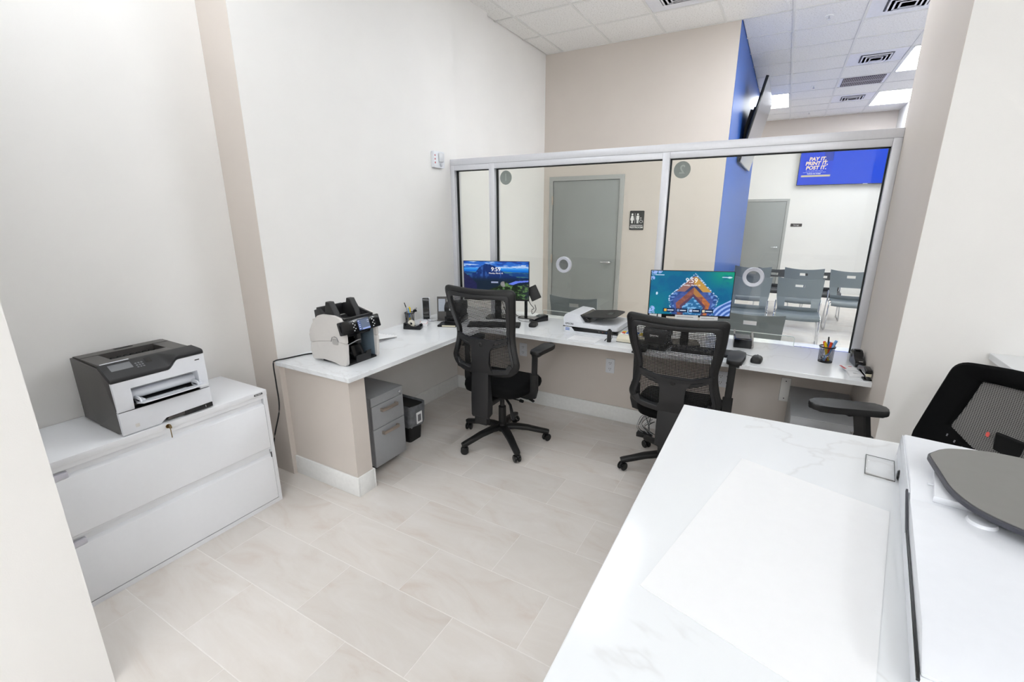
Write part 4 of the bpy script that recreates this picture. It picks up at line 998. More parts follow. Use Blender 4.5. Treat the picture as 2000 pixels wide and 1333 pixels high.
# left cup
cx, cy = .05, 1.44
c = mesh_cup('grey wire mesh pen cup against the left wall behind the tape dispenser', cx, cy, H, .04, .095)
G = 'pens in the left cup'
for nm, lb, dx, dy, L, r, m_, cm in [('pencil', 'long striped pencil leaning left in the left wire cup', -.10, -.30, .185, .0035, GPL2, BLK),
    ('pen', 'yellow pen upright in the left wire cup', .05, -.02, .135, .006, YEL, YEL), ('pen', 'blue pen leaning in the left wire cup', .02, -.16, .125, .0055, BLP, LBL),
    ('pen', 'light blue pen with yellow clip in the left wire cup', .16, -.05, .13, .005, LBL, YEL)]:
    pen(nm, lb, (cx-dx*.04, cy-dy*.04, H+.008), (dx, dy, 1), L, r, m_, cm, G)
bcp = thing('binder_clip', 'black binder clip hooked on the rim of the left wire cup', 'clip', (cx+.03, cy+.035, H+.10))
MB().prism([(-.012, 0), (.012, 0), (.003, .02), (-.003, .02)], -.015, .015, 'y').build('clip_body', BLK, bcp)
MB().sweep([(0, -.008, .018), (.012, -.01, .035), (.022, 0, .030), (.012, .01, .035), (0, .008, .018)], .0012, n=5).build('wire_handle', BLK, bcp)
# tape dispensers
def tape(label, x, y, rz):
    t = thing('tape_dispenser', label, 'dispenser', (x, y, H), rz)
    MB().prism(rpoly([(-.075, 0), (.075, 0), (.078, .032), (.066, .050), (.058, .036), (.030, .022), (-.012, .030), (-.040, .052), (-.070, .056)], .008, 3), -.028, .028, 'y', bev=.005).build('body', BLKG, t)
    MB().lathe([(.012, -.0095), (.030, -.0095), (.030, .0095), (.012, .0095), (.012, -.0095)], 28, Matrix.Translation((-.012, 0, .045)) @ Matrix.Rotation(PI/2, 4, 'X'), cap=False).build('tape_roll', mat('cream_tape_core', '#e2dccd', .35), t)
    MB().box(.060, .066, -.011, .011, .048, .054).build('cutter', CHROME, t)
    MB().box(-.005, .055, -.009, .009, .040, .0408).build('tape_strip', CLEAR, t)
    return t
tape('black tape dispenser on the left counter run in front of the wire cup', .205, 1.30, R(20))
td = thing('tape_dispenser', 'black desk tape dispenser against the right wall behind the stapler', 'dispenser', (3.262, 1.93, H), R(-82))
MB().prism(rpoly([(-.065, 0), (.075, 0), (.078, .028), (.050, .040), (.02, .05), (-.01, .085), (-.055, .088), (-.068, .06)], .010, 3), -.026, .026, 'y', bev=.004).build('body', BLKG, td)
MB().box(-.045, -.012, -.014, .014, .0885, .0895).build('recess', BLK, td)
MB().box(.062, .070, -.011, .011, .036, .042).build('cutter', CHROME, td)
MB().lathe([(.010, -.0265), (.012, -.0265), (.012, .0265), (.010, .0265)], 20, Matrix.Translation((-.028, 0, .052)) @ Matrix.Rotation(PI/2, 4, 'X')).build('hub', BLKD, td)
# stapler
st = thing('stapler', 'black stapler with chrome magazine standing by the right wall', 'stapler', (3.270, 1.70, H), R(-84))
MB().prism([(-.085, 0), (.095, 0), (.098, .008), (-.08, .012)], -.020, .020, 'y', bev=.003).build('base', BLKG, st)
MB().box(-.07, .088, -.008, .008, .024, .036, bev=.001).build('magazine', CHROME, st)
MB().prism(rpoly([(-.078, .012), (-.04, .012), (-.03, .034), (.09, .036), (.094, .060), (.03, .066), (-.05, .050), (-.078, .030)], .006, 3), -.016, .016, 'y', bev=.004).build('arm', BLKG, st)
MB().box(.0945, .0965, -.013, .013, .024, .040).build('nose_plate', CREAM, st)
# cards
cs = thing('card_stack', 'white card stack with red print next to the stapler', 'cards', (3.222, 1.72, H), R(6))
MB().box(-.030, .038, -.075, .020, 0, .014, bev=.001).build('card_pile', PAPER, cs)
MB().box(-.035, .035, .0, .10, .0145, .0165, M=Matrix.Rotation(R(12), 4, 'Z')).build('top_card', PAPER, cs)
MB().box(-.034, -.020, .03, .098, .0166, .0169, M=Matrix.Rotation(R(12), 4, 'Z')).box(.008, .028, .075, .085, .0166, .0169, M=Matrix.Rotation(R(12), 4, 'Z')).build('red_band', RED, cs)
for k in range(3): MB().box(-.008, .016-.004*k, -.052+.008*k, -.050+.008*k, .0141, .0144).build('print_line', INK, cs)

# card box left
cb = thing('card_box', 'small white box with red printed edge under the desk phone', 'box', (.205, 1.435, H), R(-55))
MB().box(-.05, .05, -.032, .032, 0, .026, bev=.001).build('box_body', PAPER, cb)
MB().box(-.05, .05, -.0325, -.032, .019, .026).box(-.05, .05, -.032, .032, .0261, .0265).build('red_print', RED, cb)
MB().box(-.046, .046, -.027, .030, .0266, .0275).build('cards', PAPER, cb)
# phone: handset standing on cradle
ph = thing('desk_phone', 'black handset standing on a white phone cradle by the left wall', 'phone', (.100, 1.60, H), R(38))
MB().box(-.040, .040, -.030, .045, 0, .012, bev=.003).build('base', WPL, ph)
MB().prism([(.012, .0125), (.026, .0125), (.042, .19), (.030, .20), (.018, .19)], -.036, .036, 'x', bev=.002).build('cradle', WPL, ph)
hs_ = MB().prism(rpoly([(.010, .016), (-.018, .018), (-.022, .045), (-.006, .065), (-.002, .110), (-.006, .150), (-.016, .170), (-.010, .198), (.016, .202), (.022, .180), (.017, .11), (.010, .04)], .007, 3), -.028, .028, 'x', bev=.007, seg=3); hs_.build('handset', BLKG, ph)
cable('handset_cord', [(0, -.02, .02), (.02, -.05, .006), (.06, -.06, .005), (.09, -.03, .005)], .002, BLK, None, parent=ph)
# upright tablet stand
tb = thing('tablet_terminal', 'grey upright touch terminal beside the phone handset', 'terminal', (.212, 1.682, H), R(30))
MB().box(-.042, .042, -.045, .055, 0, .010, bev=.003).build('base', CHARC, tb)
MB().prism([(-.012, .010), (.010, .010), (.036, .205), (.020, .208)], -.042, .042, 'x', bev=.002).build('housing', CHARC, tb)
Mt = Matrix.Translation((0, -.0125, .01)) @ Matrix.Rotation(R(-9.3), 4, 'X')
MB().box(-.030, .030, -.0015, 0, .070, .180, M=Mt).build('display', mat('pale_display', '#a9b0bb', .15), tb)
MB().cyl(tuple(Mt @ Vector((0, -.002, .188))), tuple(Mt @ Vector((0, 0, .188))), .002, n=8).build('sensor', BLKG, tb)
# receipt printers
def receipt_printer(label, x, y, rz, w=.15, d=.19, h=.175, zl=.10):
    t = thing('receipt_printer', label, 'printer', (x, y, H), rz)
    MB().box(-w/2, w/2, -d/2, d/2, 0, h*.33, bev=.004).build('lower_body', BLKG, t)
    MB().box(-w/2+.01, w/2-.01, -d/2+.015, d/2, h*.33, h*.55).build('slot_body', BLK, t)
    MB().prism(rpoly([(-d/2, h*.55), (d/2, h*.55), (d/2, h*.97), (d/2-.03, h), (-d/2+.035, h), (-d/2, h*.80)], .008, 3), -w/2, w/2, 'x', bev=.005).build('upper_body', BLK, t)
    MB().prism(rrect(-.035, .035, -.02, .02, .003), h+.0002, h+.002, 'z').build('lid_button', BLKG, t)
    lettering('EPSON', .019, face(0, -d/2-.001, h*.68), WHITE, t, bold=.0006)
    return t
receipt_printer('black receipt printer left of the mountain-screen monitor', .345, 1.715, R(16))
receipt_printer('black receipt printer seen through the right mesh chair back', 2.085, 1.72, R(-4), .16, .18, .15)
cp = thing('cheque_tray', 'flat black slip tray with cream paper in front of left receipt printer', 'tray', (.385, 1.535, H), R(22))
MB().prism(rpoly([(-.075, 0), (.085, 0), (.085, .010), (-.05, .024), (-.075, .016)], .004), -.06, .05, 'y', bev=.002).build('tray_body', BLKG, cp)
MB().box(-.035, .080, -.0625, -.0601, .004, .016).build('paper_edge', CREAM, cp)

# ------------------------------------------------------------------ monitors
def sm(a, b, x): t = np.clip((x-a)/(b-a), 0, 1); return t*t*(3-2*t)
def mix(c, d, k): return c*(1-k[..., None])+np.array(d)*k[..., None]
def mountain(u, v):
    v0 = 1-v; c = np.zeros(u.shape+(3,)); c[:] = (.16, .42, .80)
    n1 = vnoise(u*1.0, v0*3.2, 7, 3, 5); c = mix(c, (.75, .84, .97), sm(.52, .72, n1)); c = mix(c, (.08, .22, .58), sm(.45, .25, n1))
    band = (v0 > .17); c = np.where(band[..., None], mix(np.broadcast_to(np.array((.25, .62, .93)), c.shape).copy(), (.03, .42, .82), sm(.18, .26, v0)), c)
    n2 = vnoise(u*.8, v0*9, 6, 8, 5)
    pl = v0 > .27+.012*np.sin(u*9); plc = mix(np.broadcast_to(np.array((.06, .24, .50)), c.shape).copy(), (.26, .50, .55), sm(.5, .68, n2)); plc = mix(plc, (.30, .52, .42), sm(.36, .40, v0)*sm(.45, .40, v0)*sm(.5, .65, n2)); c = np.where(pl[..., None], plc, c)
    # mountain
    xs = [.0, .17, .24, .30, .35, .385, .42, .46, .52, .60, .72, .85, 1.0]; ys = [.62, .34, .18, .10, .065, .055, .10, .085, .14, .24, .35, .42, .46]
    xs = [0, .12, .18, .22, .28, .33, .37, .40, .43, .47, .55, .63, .74, .86, 1.0]; ys = [.40, .345, .30, .20, .12, .075, .065, .075, .105, .105, .20, .30, .38, .415, .44]
    top = np.interp(u, xs, ys)+.006*np.sin(u*70); mt = (v0 > top) & (u > .0)
    n3 = vnoise(u*3.5, v0*.9, 9, 11, 5); mc = mix(np.broadcast_to(np.array((.04, .17, .42)), c.shape).copy(), (.18, .36, .66), sm(.52, .75, n3)*sm(.62, .3, v0)); mc = mix(mc, (.04, .12, .20), sm(.36, .55, v0))
    c = np.where(mt[..., None], mc, c)
    lf = v0 > np.interp(u, [0, .06, .12, .2], [.30, .38, .46, .6]); c = np.where((lf & (u < .2))[..., None], np.array((.07, .08, .26))+.06*vnoise(u, v0, 20, 4)[..., None], c)
    # river
    rv = (v0 > np.interp(u, [.68, .8, 1.0], [.60, .515, .49])) & (v0 < np.interp(u, [.68, .76, .85, 1.0], [.605, .62, .56, .53])) & (u > .68); c = np.where(rv[..., None], np.array((.40, .50, .92)), c)
    # foreground greenery
    fg = v0 > np.interp(u, [0, .35, .54, .60, .64, .70, .8, 1.0], [.86, .78, .66, .55, .53, .60, .64, .58]); n4 = vnoise(u, v0, 26, 21, 4)
    fc = mix(np.broadcast_to(np.array((.06, .12, .05)), c.shape).copy(), (.36, .50, .30), sm(.45, .7, n4)*sm(.35, .65, u)); fc = mix(fc, (.18, .20, .30), sm(.8, 1.0, u)*sm(.60, .55, n4)*.6)
    c = np.where(fg[..., None], fc, c)
    rk = ((u-.615)/.045)**2+((v0-.60)/.075)**2 < 1; c = np.where((rk & (u < .63+.1*(v0-.55)))[..., None], np.array((.52, .52, .52))+.2*(n4[..., None]-.5), c)
    pn = (abs(u-.478) < .055) & (v0 > .535) & (v0 < .575); c = np.where(pn[..., None], np.array((.62, .66, .78)), c)
    for a, b_, y in ((.07, .11, .105), (.89, .96, .10)): c = np.where(((u > a) & (u < b_) & (abs(v0-y) < .006))[..., None], np.array((.9, .95, 1)), c)
    for a in (.20, .235, .32, .42, .46, .53, .57): c = np.where(((abs(u-a) < .012) & (abs(v0-.87) < .013))[..., None], np.array((.85, .85, .85)), c)
    return c
def fortress(u, v):
    v0 = 1-v; A = 1.78; x = u*A; c = np.zeros(u.shape+(3,)); c[:] = (.02, .43, .58)
    n = vnoise(u*1.5, v0, 5, 31, 4); g = sm(.58, .95, u)*sm(.45, .05, v0); c = mix(c, (.05, .62, .50), g); c = mix(c, (.02, .36, .56), sm(.5, .7, n)*.6); c = mix(c, (.05, .56, .54), sm(.4, .0, u)*sm(.3, .8, v0)*.5)
    cx, cy = .54*A, .80
    def pent(s, dx=0, dy=0):
        P = [(0, -.70), (.52, -.18), (.40, .42), (-.40, .42), (-.52, -.18)]; P = [(cx+dx+px*s, cy+dy+py*s*1.0) for px, py in P]
        ins = np.ones(u.shape, bool)
        for k in range(5):
            (x1, y1), (x2, y2) = P[k], P[(k+1) % 5]; ins &= ((x2-x1)*(v0-y1)-(y2-y1)*(x-x1)) >= 0
        return ins
    nz = vnoise(u, v0, 30, 5, 3); nb = vnoise(u, v0, 60, 15, 2)
    # piers with boats
    p0 = pent(1.0, 0, -.02); p1 = pent(1.06, 0, -.02)
    c = np.where((p1 & ~p0 & (nb > .55))[..., None], np.array((.75, .85, .97)), c)
    c = np.where(p0[..., None], mix(np.broadcast_to(np.array((.16, .30, .55)), c.shape).copy(), (.45, .60, .85), sm(.45, .7, nz)), c)
    p2 = pent(.84, 0, .0); c = np.where(p2[..., None], np.array((.28, .36, .62))*(1+.3*(nz-.5))[..., None], c)
    # outer roofs: gold right, brown left
    tipo = pent(1.0, 0, -.02) & (v0 < .46) & (v0 > .12); c = np.where((tipo & (x > cx-.01) & (x-cx < (v0-.06)*.95))[..., None], np.array((.78, .60, .30)), c); c = np.where((tipo & (x <= cx-.01))[..., None], np.array((.58, .42, .40)), c)
    inner = pent(.90, 0, .10) & (v0 > .30); c = np.where((inner & (v0 < .47))[..., None], np.array((.20, .26, .45)), c)
    p3 = pent(.72, 0, .06); c = np.where(p3[..., None], np.array((.55, .34, .30))*(1+.5*(nz-.5))[..., None], c)
    c = np.where((p3 & (x > cx) & (v0 < .58))[..., None], np.array((.70, .49, .28)), c); c = np.where((p3 & (x > cx+.2) & (v0 > .58))[..., None], np.array((.70, .42, .26))*(1+.4*(nz-.5))[..., None], c)
    p4 = pent(.54, 0, .09); c = np.where(p4[..., None], np.array((.36, .26, .36)), c)
    p5 = pent(.44, 0, .09); q = mix(np.broadcast_to(np.array((.18, .42, .62)), c.shape).copy(), (.50, .72, .90), sm(.5, .62, nz)); c = np.where(p5[..., None], q, c)
    # right shore with roads
    sh = (v0 > np.interp(u, [.83, 1.0], [.80, .62])) & (u > .80); rd = np.abs(np.sin(np.sqrt((x-2.0)**2+(v0-1.3)**2)*34)) > .75
    c = np.where(sh[..., None], np.where(rd[..., None], np.array((.62, .74, .96)), np.array((.25, .40, .70))), c)
    for a, b_, r in ((.03, .03, .07), (.10, .0, .06), (.04, .88, .06), (.03, .98, .08), (.02, .17, .05)):
        c = np.where((((u-a)*A)**2+(v0-b_)**2 < r*r)[..., None] & (nb > .42)[..., None], np.array((.62, .74, .97)), c)
    sp = ((u-.085)/.012)**2+((v0-.52)/.035)**2 < 1; c = np.where(sp[..., None], np.array((.85, .93, 1)), c)
    bo = ((u-.95)/.03)**2+((v0-.12)/.018)**2 < 1; c = np.where(bo[..., None], np.array((.8, .93, .95)), c)
    for a, b_, y in ((.05, .16, .095), (.86, .94, .115)): c = np.where(((u > a) & (u < b_) & (abs(v0-y) < .008))[..., None], np.array((.8, .9, 1)), c)
    for k in range(4):
        a = .18+k*.158; r_ = (u > a) & (u < a+.145) & (v0 > .855) & (v0 < .95); c = np.where(r_[..., None], np.array((.03, .13, .28)), c)
        ic = (u > a+.012) & (u < a+.045) & (v0 > .875) & (v0 < .93); c = np.where(ic[..., None], np.array([(.95, .75, .3), (.45, .55, .75), (.7, .8, .95), (.85, .80, .7)][k]), c)
        tx = (u > a+.055) & (u < a+.13) & (np.abs(v0-.90) < .012); c = np.where(tx[..., None], np.array((.8, .85, .92)), c)
    return c
def monitor(label, c, W, Hh, rz, pic, lean=0):
    t = thing('monitor', label, 'monitor', (c[0], c[1], H), rz); zc = c[2]-H
    MB().box(-W/2, W/2, 0, .022, zc-Hh/2-.012, zc+Hh/2, bev=.002).box(-W/2+.04, W/2-.04, .022, .050, zc-Hh/2+.02, zc+Hh/2-.05, bev=.01).build('housing', BLK, t)
    picture('screen', W-.010, Hh-.008, 220, 124, pic, face(0, -.0008, zc+.001), t, .95)
    wh = emis('lit_clock_white', '#ffffff', 1)
    lettering('9:59', Hh*.15, face(0, -.0016, zc+Hh*.285), wh, t)
    lettering('Monday, March 10', Hh*.05, face(0, -.0016, zc+Hh*.185), wh, t, bold=0)
    MB().box(-.03, .03, .050, .066, zc-.10, zc+.03, bev=.003).box(-.028, .028, .066, .092, .010, zc+.02, bev=.004).build('stand_neck', BLKG, t)
    MB().prism(rrect(-.10, .10, -.02, .15, .02), 0, .010, 'z', bev=.002).build('stand_base', BLKG, t)
    return t
m1 = monitor('left monitor showing a blue mountain landscape and clock', (.611, 1.955, 1.183), .59, .335, R(18.8), mountain)
m2 = monitor('right monitor showing an aerial harbour fortress picture and clock', (2.252, 1.86, 1.213), .548, .312, R(17), fortress)
# paper notes stuck on the lower edge of monitor 2
NB = math.cos(R(17)), math.sin(R(17))
for k, (xa, xb, za, zb, lab) in enumerate([(-.262, -.212, .040, .026, 'small white note stuck at the left under the fortress monitor'), (-.205, -.180, .040, .026, 'tiny white note second from left under the fortress monitor'),
        (-.088, .065, .040, .008, 'white printed note under the middle of the fortress monitor'), (.078, .195, .036, .006, 'white printed note under the right of the fortress monitor')]):
    xm = (xa+xb)/2; o = thing('paper_note', lab, 'note', (2.252+NB[0]*xm+.004*NB[1], 1.86+NB[1]*xm-.004*NB[0], H+.18), R(17), group='notes under the right monitor')
    w_ = (xb-xa)/2; MB().box(-w_, w_, -.0007, 0, za-.035, zb-.035+(-.002)).build('sheet', PAPER, o) if False else MB().box(-w_, w_, -.0007, 0, min(za, zb)-.004, max(za, zb)+.004).build('sheet', PAPER, o)
    if w_ > .04: MB().box(-w_*.85, w_*.6, -.001, -.0008, max(za, zb)-.012, max(za, zb)-.009).build('print_line', INK, o)
# plain dark box behind monitor 2's left edge
sp = thing('dark_box', 'dark box standing behind the left edge of the fortress monitor', 'box', (2.045, 1.90, H), R(17))
MB().box(-.06, .05, .0, .05, 0, .30, bev=.004).build('case', BLKD, sp)
MB().box(-.05, .04, -.002, 0, .02, .28).build('front_panel', BLK, sp)

# keyboards and mice
def keyboard(label, x, y, rz, W=.44, D=.135):
    k = thing('keyboard', label, 'keyboard', (x, y, H), rz)
    MB().prism([(-D/2, 0), (D/2, 0), (D/2, .020), (-D/2, .010)], -W/2, W/2, 'x', bev=.003).build('case', BLK, k)
    Mk = Matrix.Translation((0, -D/2, .0105)) @ Matrix.Rotation(math.atan2(.010, D), 4, 'X')
    for r_ in range(6):
        n = 1
        for q in range(19):
            if q in (14,): continue
            xx = -W/2+.012+q*(W-.024)/19; yy = .010+r_*(D-.022)/6
            key = MB().box(xx, xx+(W-.024)/19-.003, yy, yy+.0165, .0, .0055, bev=0, M=Mk) if not (r_ == 0 and 4 <= q <= 9) else (MB().box(xx, -W/2+.012+10*(W-.024)/19-.003, yy, yy+.0165, 0, .0055, M=Mk) if q == 4 else None)
            if key: key.build('key', BLKD, k, smooth=0)
    return k
keyboard('black keyboard in front of the left monitor', .735, 1.715, R(24))
keyboard('black keyboard in front of the right monitor', 2.395, 1.745, R(4), .42, .13)
def mouse(label, x, y, rz):
    m_ = thing('mouse', label, 'mouse', (x, y, H), rz)
    b = bmesh.new(); rings = []; pts = rrect(-.032, .032, -.055, .055, .028, 6)
    for s_, z in ((.94, 0), (1, .010), (.97, .020), (.85, .029), (.6, .036), (.25, .039)):
        rings.append([b.verts.new((p[0]*s_, p[1]*s_, z)) for p in pts])
    for A, B in zip(rings, rings[1:]):
        for i in range(len(A)): b.faces.new((A[i], A[(i+1) % len(A)], B[(i+1) % len(A)], B[i]))
    b.faces.new(rings[0]); b.faces.new(rings[-1]); q = MB(); q.merge(b); q.build('shell', BLK, m_, smooth=60)
    MB().cyl((-.004, .03, .030), (.004, .03, .030), .009, n=14).build('scroll_wheel', BLKD, m_)
    return m_
mouse('black mouse right of the left keyboard beside the card reader', 1.03, 1.865, R(10)); mouse('black mouse on the open counter right of the second mesh chair', 2.715, 1.695, R(-6))
cable('mouse_cable', [(2.708, 1.75, H+.012), (2.69, 1.80, H+.003), (2.62, 1.83, H+.003), (2.55, 1.86, H+.003)], .0015, BLK, 'thin black cable of the right mouse')
cable('mouse_cable', [(1.02, 1.92, H+.012), (.95, 1.97, H+.003), (.86, 1.97, H+.003), (.80, 2.02, H+.003)], .0015, BLK, 'thin black cable of the left mouse')
# card readers
def reader(label, x, y, rz):
    t = thing('card_reader', label, 'reader', (x, y, H), rz)
    MB().prism([(-.075, 0), (.075, 0), (.075, .050), (.03, .052), (-.075, .022)], -.042, .042, 'x', bev=.005).build('body', BLKG, t)
    Mk = Matrix.Translation((0, -.075, .0235)) @ Matrix.Rotation(math.atan2(.029, .105), 4, 'X')
    b = MB()
    for r_ in range(4):
        for q in range(3): b.box(-.027+q*.02, -.012+q*.02, .008+r_*.014, .018+r_*.014, 0, .003, M=Mk)
    b.build('keypad', GPL2, t); MB().box(-.03, .03, .068, .10, 0, .001, M=Mk).build('display', mat('dark_teal_display', '#1e3b45', .15), t)
    return t
reader('black card reader with small keypad behind the left mouse', .985, 2.055, R(-28))
cr = thing('check_scanner', 'black check scanner with clear side tray by the right keyboard', 'reader', (2.61, 2.07, H), R(6))
MB().prism([(-.085, 0), (.085, 0), (.085, .058), (-.085, .062)], -.065, .05, 'x', bev=.005).build('body', BLKG, cr)
MB().box(-.055, .040, -.06, .07, .0625, .065).build('top_plate', CHARC, cr)
MB().prism([(-.085, .012), (.10, .012), (.12, .075), (.10, .078), (-.085, .020)], .052, .064, 'x', bev=.001).build('side_tray', GPL2, cr)
MB().prism([(.06, .065), (.12, .085), (.10, .064)], -.065, -.055, 'x').build('tray_wing', GPL2, cr)

# customer facing display arm behind the left monitor
cu = thing('customer_display', 'black customer display leaning on a post right of left monitor', 'display', (.828, 2.112, H))
MB().prism(rrect(-.065, .065, -.045, .045, .015), 0, .008, 'z', bev=.002).cyl((0, 0, .008), (0, 0, .20), .014, n=16).build('stand', BLKG, cu)
MB().box(-.055, .070, -.010, .014, -.045, .045, bev=.004, M=Matrix.Translation((.075, 0, .24)) @ Matrix.Rotation(R(62), 4, 'Y') @ Matrix.Rotation(R(-25), 4, 'X')).build('display_head', BLK, cu)
cable('display_cable', [(.02, -.01, .19), (.06, -.03, .14), (.09, -.02, .10), (.06, 0, .08), (.08, -.03, .05), (.11, -.02, .09), (.09, 0, .13)], .003, BLK, None, parent=cu)
cc = thing('cable_tangle', 'loose black cables hanging behind the left monitor stand', 'cable', (0, 0, 0))
rnd = random.Random(11)
for k in range(4):
    cable('cable', [(.58+.04*k, 2.03, 1.06), (.56+.05*k, 2.06, .99-.01*k), (.62+.03*k, 2.02+.01*k, .92), (.60+.05*k, 2.08, .86), (.66+.04*k, 2.11, .842)], .0028, BLK, None, parent=cc)

# ------------------------------------------------------------------ flatbed scanner at window
def doc_scanner(name, label, loc, rz, W=.46, D=.42, Hh=.085, brand=True, K=1.0):
    t = thing(name, label, 'scanner', loc, rz)
    h1 = .045*K; h2 = Hh*K
    MB().prism(rrect(-W/2, W/2, -D/2, D/2, .02), 0, h1, 'z', bev=.006).build('base_body', WPL, t)
    MB().box(-W/2-.0005, W/2+.0005, -D/2-.0005, D/2+.0005, h1-.001, h1+.0035).build('seam', BLKG, t)
    MB().prism([(-W/2+.10, h1-.030*K), (W/2-.002, h1-.024*K), (W/2-.002, h1+.004), (-W/2+.07, h1+.004), (-W/2+.085, h1-.010*K)], -D/2-.003, -D/2+.02, 'y', bev=.001).build('control_strip', BLKG, t)
    for k in range(3): MB().cyl((W/2-.15+k*.03, -D/2-.004, h1-.012*K), (W/2-.15+k*.03, -D/2-.0028, h1-.012*K), .003, n=10).build('button', [GPL2, RED, BLP][k], t)
    MB().prism(rrect(-W/2, W/2, -D/2, D/2, .02), h1+.004, h2, 'z', bev=.006).build('lid', WPL, t)
    a = -W/2
    MB().prism(rpoly([(a, h2-.001), (a+.17, h2-.001), (a+.125, h2+.055*K), (a+.02, h2+.062*K), (a, h2+.03*K)], .008, 3), -D/2+.005, D/2-.005, 'y', bev=.005).build('feeder_housing', WPL, t)
    MB().prism([(a+.172, h2+.001), (a+.128, h2+.053*K), (a+.20, h2+.03*K), (a+.21, h2+.002)], -D/2+.04, D/2-.04, 'y', bev=.002).build('feeder_mouth', BLKG, t)
    tray = rpoly([(-D/2+.03, .0), (-D/2+.03, .06), (-D/2+.0, .16), (-D/2+.05, .26), (D/2-.05, .26), (D/2-.0, .16), (D/2-.03, .06), (D/2-.03, 0)], .02, 4)
    Mt_ = Matrix.Translation((a+.15, 0, h2+.042*K)) @ Matrix.Rotation(R(-4), 4, 'Y')
    MB().prism([(q[1], q[0]) for q in tray], -.004, .004, 'z', bev=.002, M=Mt_).build('paper_tray', BLKD, t)
    MB().prism([(.16, -.05), (.20, -.05), (.20, .05), (.16, .05)], .0042, .006, 'z', M=Mt_).build('tray_stop', BLKG, t)
    if brand:
        lettering('EPSON', .022, face(-W/2+.055, -D/2-.0008, h2-.016*K), INKB, t, bold=.0003)
        for k in range(2): MB().box(-W/2+.022, -W/2+.058, -D/2-.001, -D/2, h1-.016-.012*k, h1-.010-.012*k).build('sticker_line', BLP, t)
    return t
doc_scanner('document_scanner', 'white flatbed scanner with black feeder tray on the counter below the restroom door', (1.548, 2.00, H), R(-1), .455, .36)
pp = thing('printed_form', 'white printed form in front of the flatbed scanner', 'paper', (1.555, 1.675, H), R(-2))
MB().box(-.11, .11, -.072, .072, .0004, .0012).build('sheet', PAPER, pp); MB().box(-.105, .105, -.066, -.063, .0013, .0016).build('dark_line', INKB, pp)
for k in range(4): MB().box(-.09+.02*k, .08, -.04+.022*k, -.038+.022*k, .0013, .0015).build('print_line', mat('faint_print', '#c9c9cd', .6), pp)
sc_ = thing('handheld_stamp', 'small upright black device in front of the flatbed scanner', 'stamp', (1.743, 1.695, H), R(4))
MB().prism(rrect(-.014, .014, -.014, .014, .005), 0, .088, 'z', bev=.003).build('body', BLK, sc_)
MB().cyl((0, 0, .088), (0, 0, .096), .009, bev=.001).build('cap', BLKG, sc_); MB().sweep([(.015, 0, .085), (.022, 0, .07), (.021, 0, .03), (.015, 0, .02)], .0018, n=6).build('strap', BLKG, sc_)
cable('usb_lead', [(1.722, 1.70, H+.02), (1.712, 1.70, H+.008), (1.708, 1.705, H+.003)], .004, BLK, 'tiny black lead at the foot of the upright black device')
kc = thing('key_terminal', 'ivory keypad with coloured keys beside the flatbed scanner', 'keypad', (1.905, 1.79, H), R(-1))
MB().prism([(-.068, 0), (.08, 0), (.08, .052), (-.035, .045), (-.068, .026)], -.115, .11, 'x', bev=.004).build('body', BEIGE, kc)
MB().box(-.116, .111, -.069, .081, -.0002, .004).build('foot_strip', BLK, kc)
Mk = Matrix.Translation((0, -.032, .0465)) @ Matrix.Rotation(math.atan2(.007, .115), 4, 'X')
kk = [(YEL, ORG, WHITE), (BLP, BLP, WHITE), (BLP, BLP, WHITE), (BLP, LBL, WHITE), (YEL, YEL, WHITE), (WHITE, WHITE, WHITE)]
for q in range(6):
    for r_ in range(3):
        MB().box(-.100+q*.033, -.078+q*.033, .066-r_*.028, .086-r_*.028 if r_ < 2 else .024, 0, .008, bev=.0015, M=Mk).build('key', kk[q][r_], kc, smooth=0)

# ------------------------------------------------------------------ tall counter items
GT = mat('warm_grey_tray_plastic', '#7c7a77', .5, grain=.02, bump=.1, bscale=900)
GTE = mat('slate_tray_edge', '#3f4048', .45)
ds = thing('large_document_scanner', 'large white scanner with grey output tray at the right foreground', 'scanner', (3.09, -.09, NH), R(-7.9))
ZT_ = .074
MB().prism([(0, .006), (.006, .0), (.55, .0), (.55, .046), (0, .046)], -.80, -.0, 'y', bev=.004).build('base_body', WPL, ds)
MB().prism([(-.0, .002), (-.0, .040), (-.33, .046), (-.35, ZT_), (-.02, .066)], .0, .002, 'x').build('side_shell', WPL, ds)
MB().prism([(-.01, .047), (-.37, .047), (-.37, ZT_-.004), (-.30, ZT_+.006), (-.20, ZT_-.002), (-.03, ZT_-.002)], .002, .55, 'x', bev=.004).build('rear_cover', WPL, ds)
MB().prism([(-.375, .047), (-.80, .047), (-.80, .052), (-.735, ZT_), (-.375, ZT_)], .001, .55, 'x', bev=.004).build('lid', WPL, ds)
MB().sweep([(-.0015, -.335, ZT_-.004), (-.0015, -.40, ZT_-.018), (-.0015, -.455, .046)], .007, .004, up=(1, 0, 0)).build('hinge_gap', GTE, ds)
MB().sweep([(-.0015, -.45, .0475), (-.0015, -.60, .0475), (-.0015, -.81, .0475)], .0045, .004, up=(1, 0, 0)).build('side_groove', BLKG, ds)
MB().cyl((-.004, -.145, .012), (.004, -.145, .012), .012, bev=.002).build('side_knob', BLKG, ds)
MB().box(.03, .50, -.305, -.30, ZT_+.0065, ZT_+.009).build('top_ridge', WPL, ds)
MB().prism([(.035, -.36), (.05, -.13), (.42, -.13), (.42, -.36)], ZT_-.003, ZT_+.012, 'z', bev=.004).build('tray_foot', WPL, ds)
tp = rpoly([(.030, -.205), (.060, -.150), (.13, -.112), (.20, -.108), (.48, -.14), (.52, -.46), (.17, -.462), (.085, -.415), (.055, -.36)], [.012, .02, .03, .04, .04, .04, .06, .04, .04], 5)
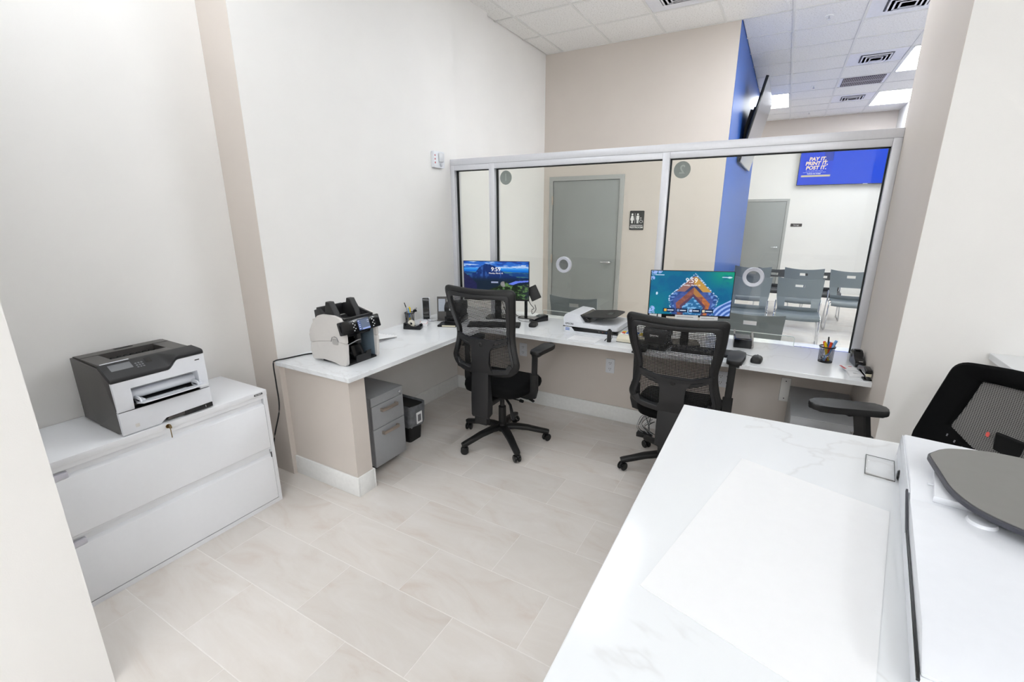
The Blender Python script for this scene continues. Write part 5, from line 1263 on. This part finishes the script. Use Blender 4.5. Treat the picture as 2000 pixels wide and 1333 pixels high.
MB().prism(tp, .096, .104, 'z', bev=.0025).build('output_tray', GTE, ds)
MB().prism([(p[0]+(.004 if p[0] < .3 else -.004), p[1]*.985-.001) for p in tp], .1041, .1056, 'z').build('tray_surface', GT, ds)
MB().prism([(.168, -.262), (.30, -.30), (.30, -.275), (.18, -.245)], .1057, .107, 'z').build('tray_stop', GPL, ds)
MB().lathe([(0, 0), (.022, 0), (.020, .006), (0, .008)], 24, Matrix.Translation((.10, -.395, ZT_))).build('lid_thumb_tab', WPL, ds)
bp_ = thing('loose_sheet', 'large white sheet of paper lying on the tall counter', 'paper', (0, 0, NH))
MB().prism([(2.741, -.308), (2.623, -.859), (2.93, -.955), (3.03, -.40)], .0004, .0015, 'z').build('sheet', PAPER, bp_, smooth=0)
ah = thing('acrylic_holder', 'small clear acrylic holder beside the large scanner', 'holder', (3.040, -.190, NH), R(-8))
MB().box(-.028, .030, -.060, .055, .0008, .003, bev=.0004).build('acrylic_base', CLEAR, ah)
MB().box(-.028, .030, .052, .055, .003, .03, bev=.0008).build('acrylic_lip', CLEAR, ah)
ed = MB()
for a in ((-.0285, -.027, -.060, .055), (-.028, .030, -.0605, -.0592), (-.028, .030, .0545, .0558), (.029, .0303, -.06, .055)): ed.box(a[0], a[1], a[2], a[3], .003, .0038)
ed.build('dark_edge', mat('dark_green_acrylic_edge', '#1e2f2c', .3), ah)

# cables on the floor by the right chair
ct_ = thing('power_strip_bundle', 'black power brick with silver cable bundle on floor by the right chair', 'cable', (1.98, 1.98, 0))
MB().box(-.05, .07, -.03, .03, 0, .035, bev=.004).build('power_brick', BLK, ct_)
rnd = random.Random(2)
for k in range(6):
    a = rnd.uniform(0, 6)
    cable('cable_loop', [(.0+.02*k, -.01, .036), (-.05+.01*k, -.02+.01*k, .09+.02*math.sin(a)), (-.02+.02*k, .01, .15+.03*math.cos(a)), (.04, .02*math.sin(a), .11), (.05, 0, .036)], .003, BLKD if k % 2 else GSTEEL, None, parent=ct_, res=6)
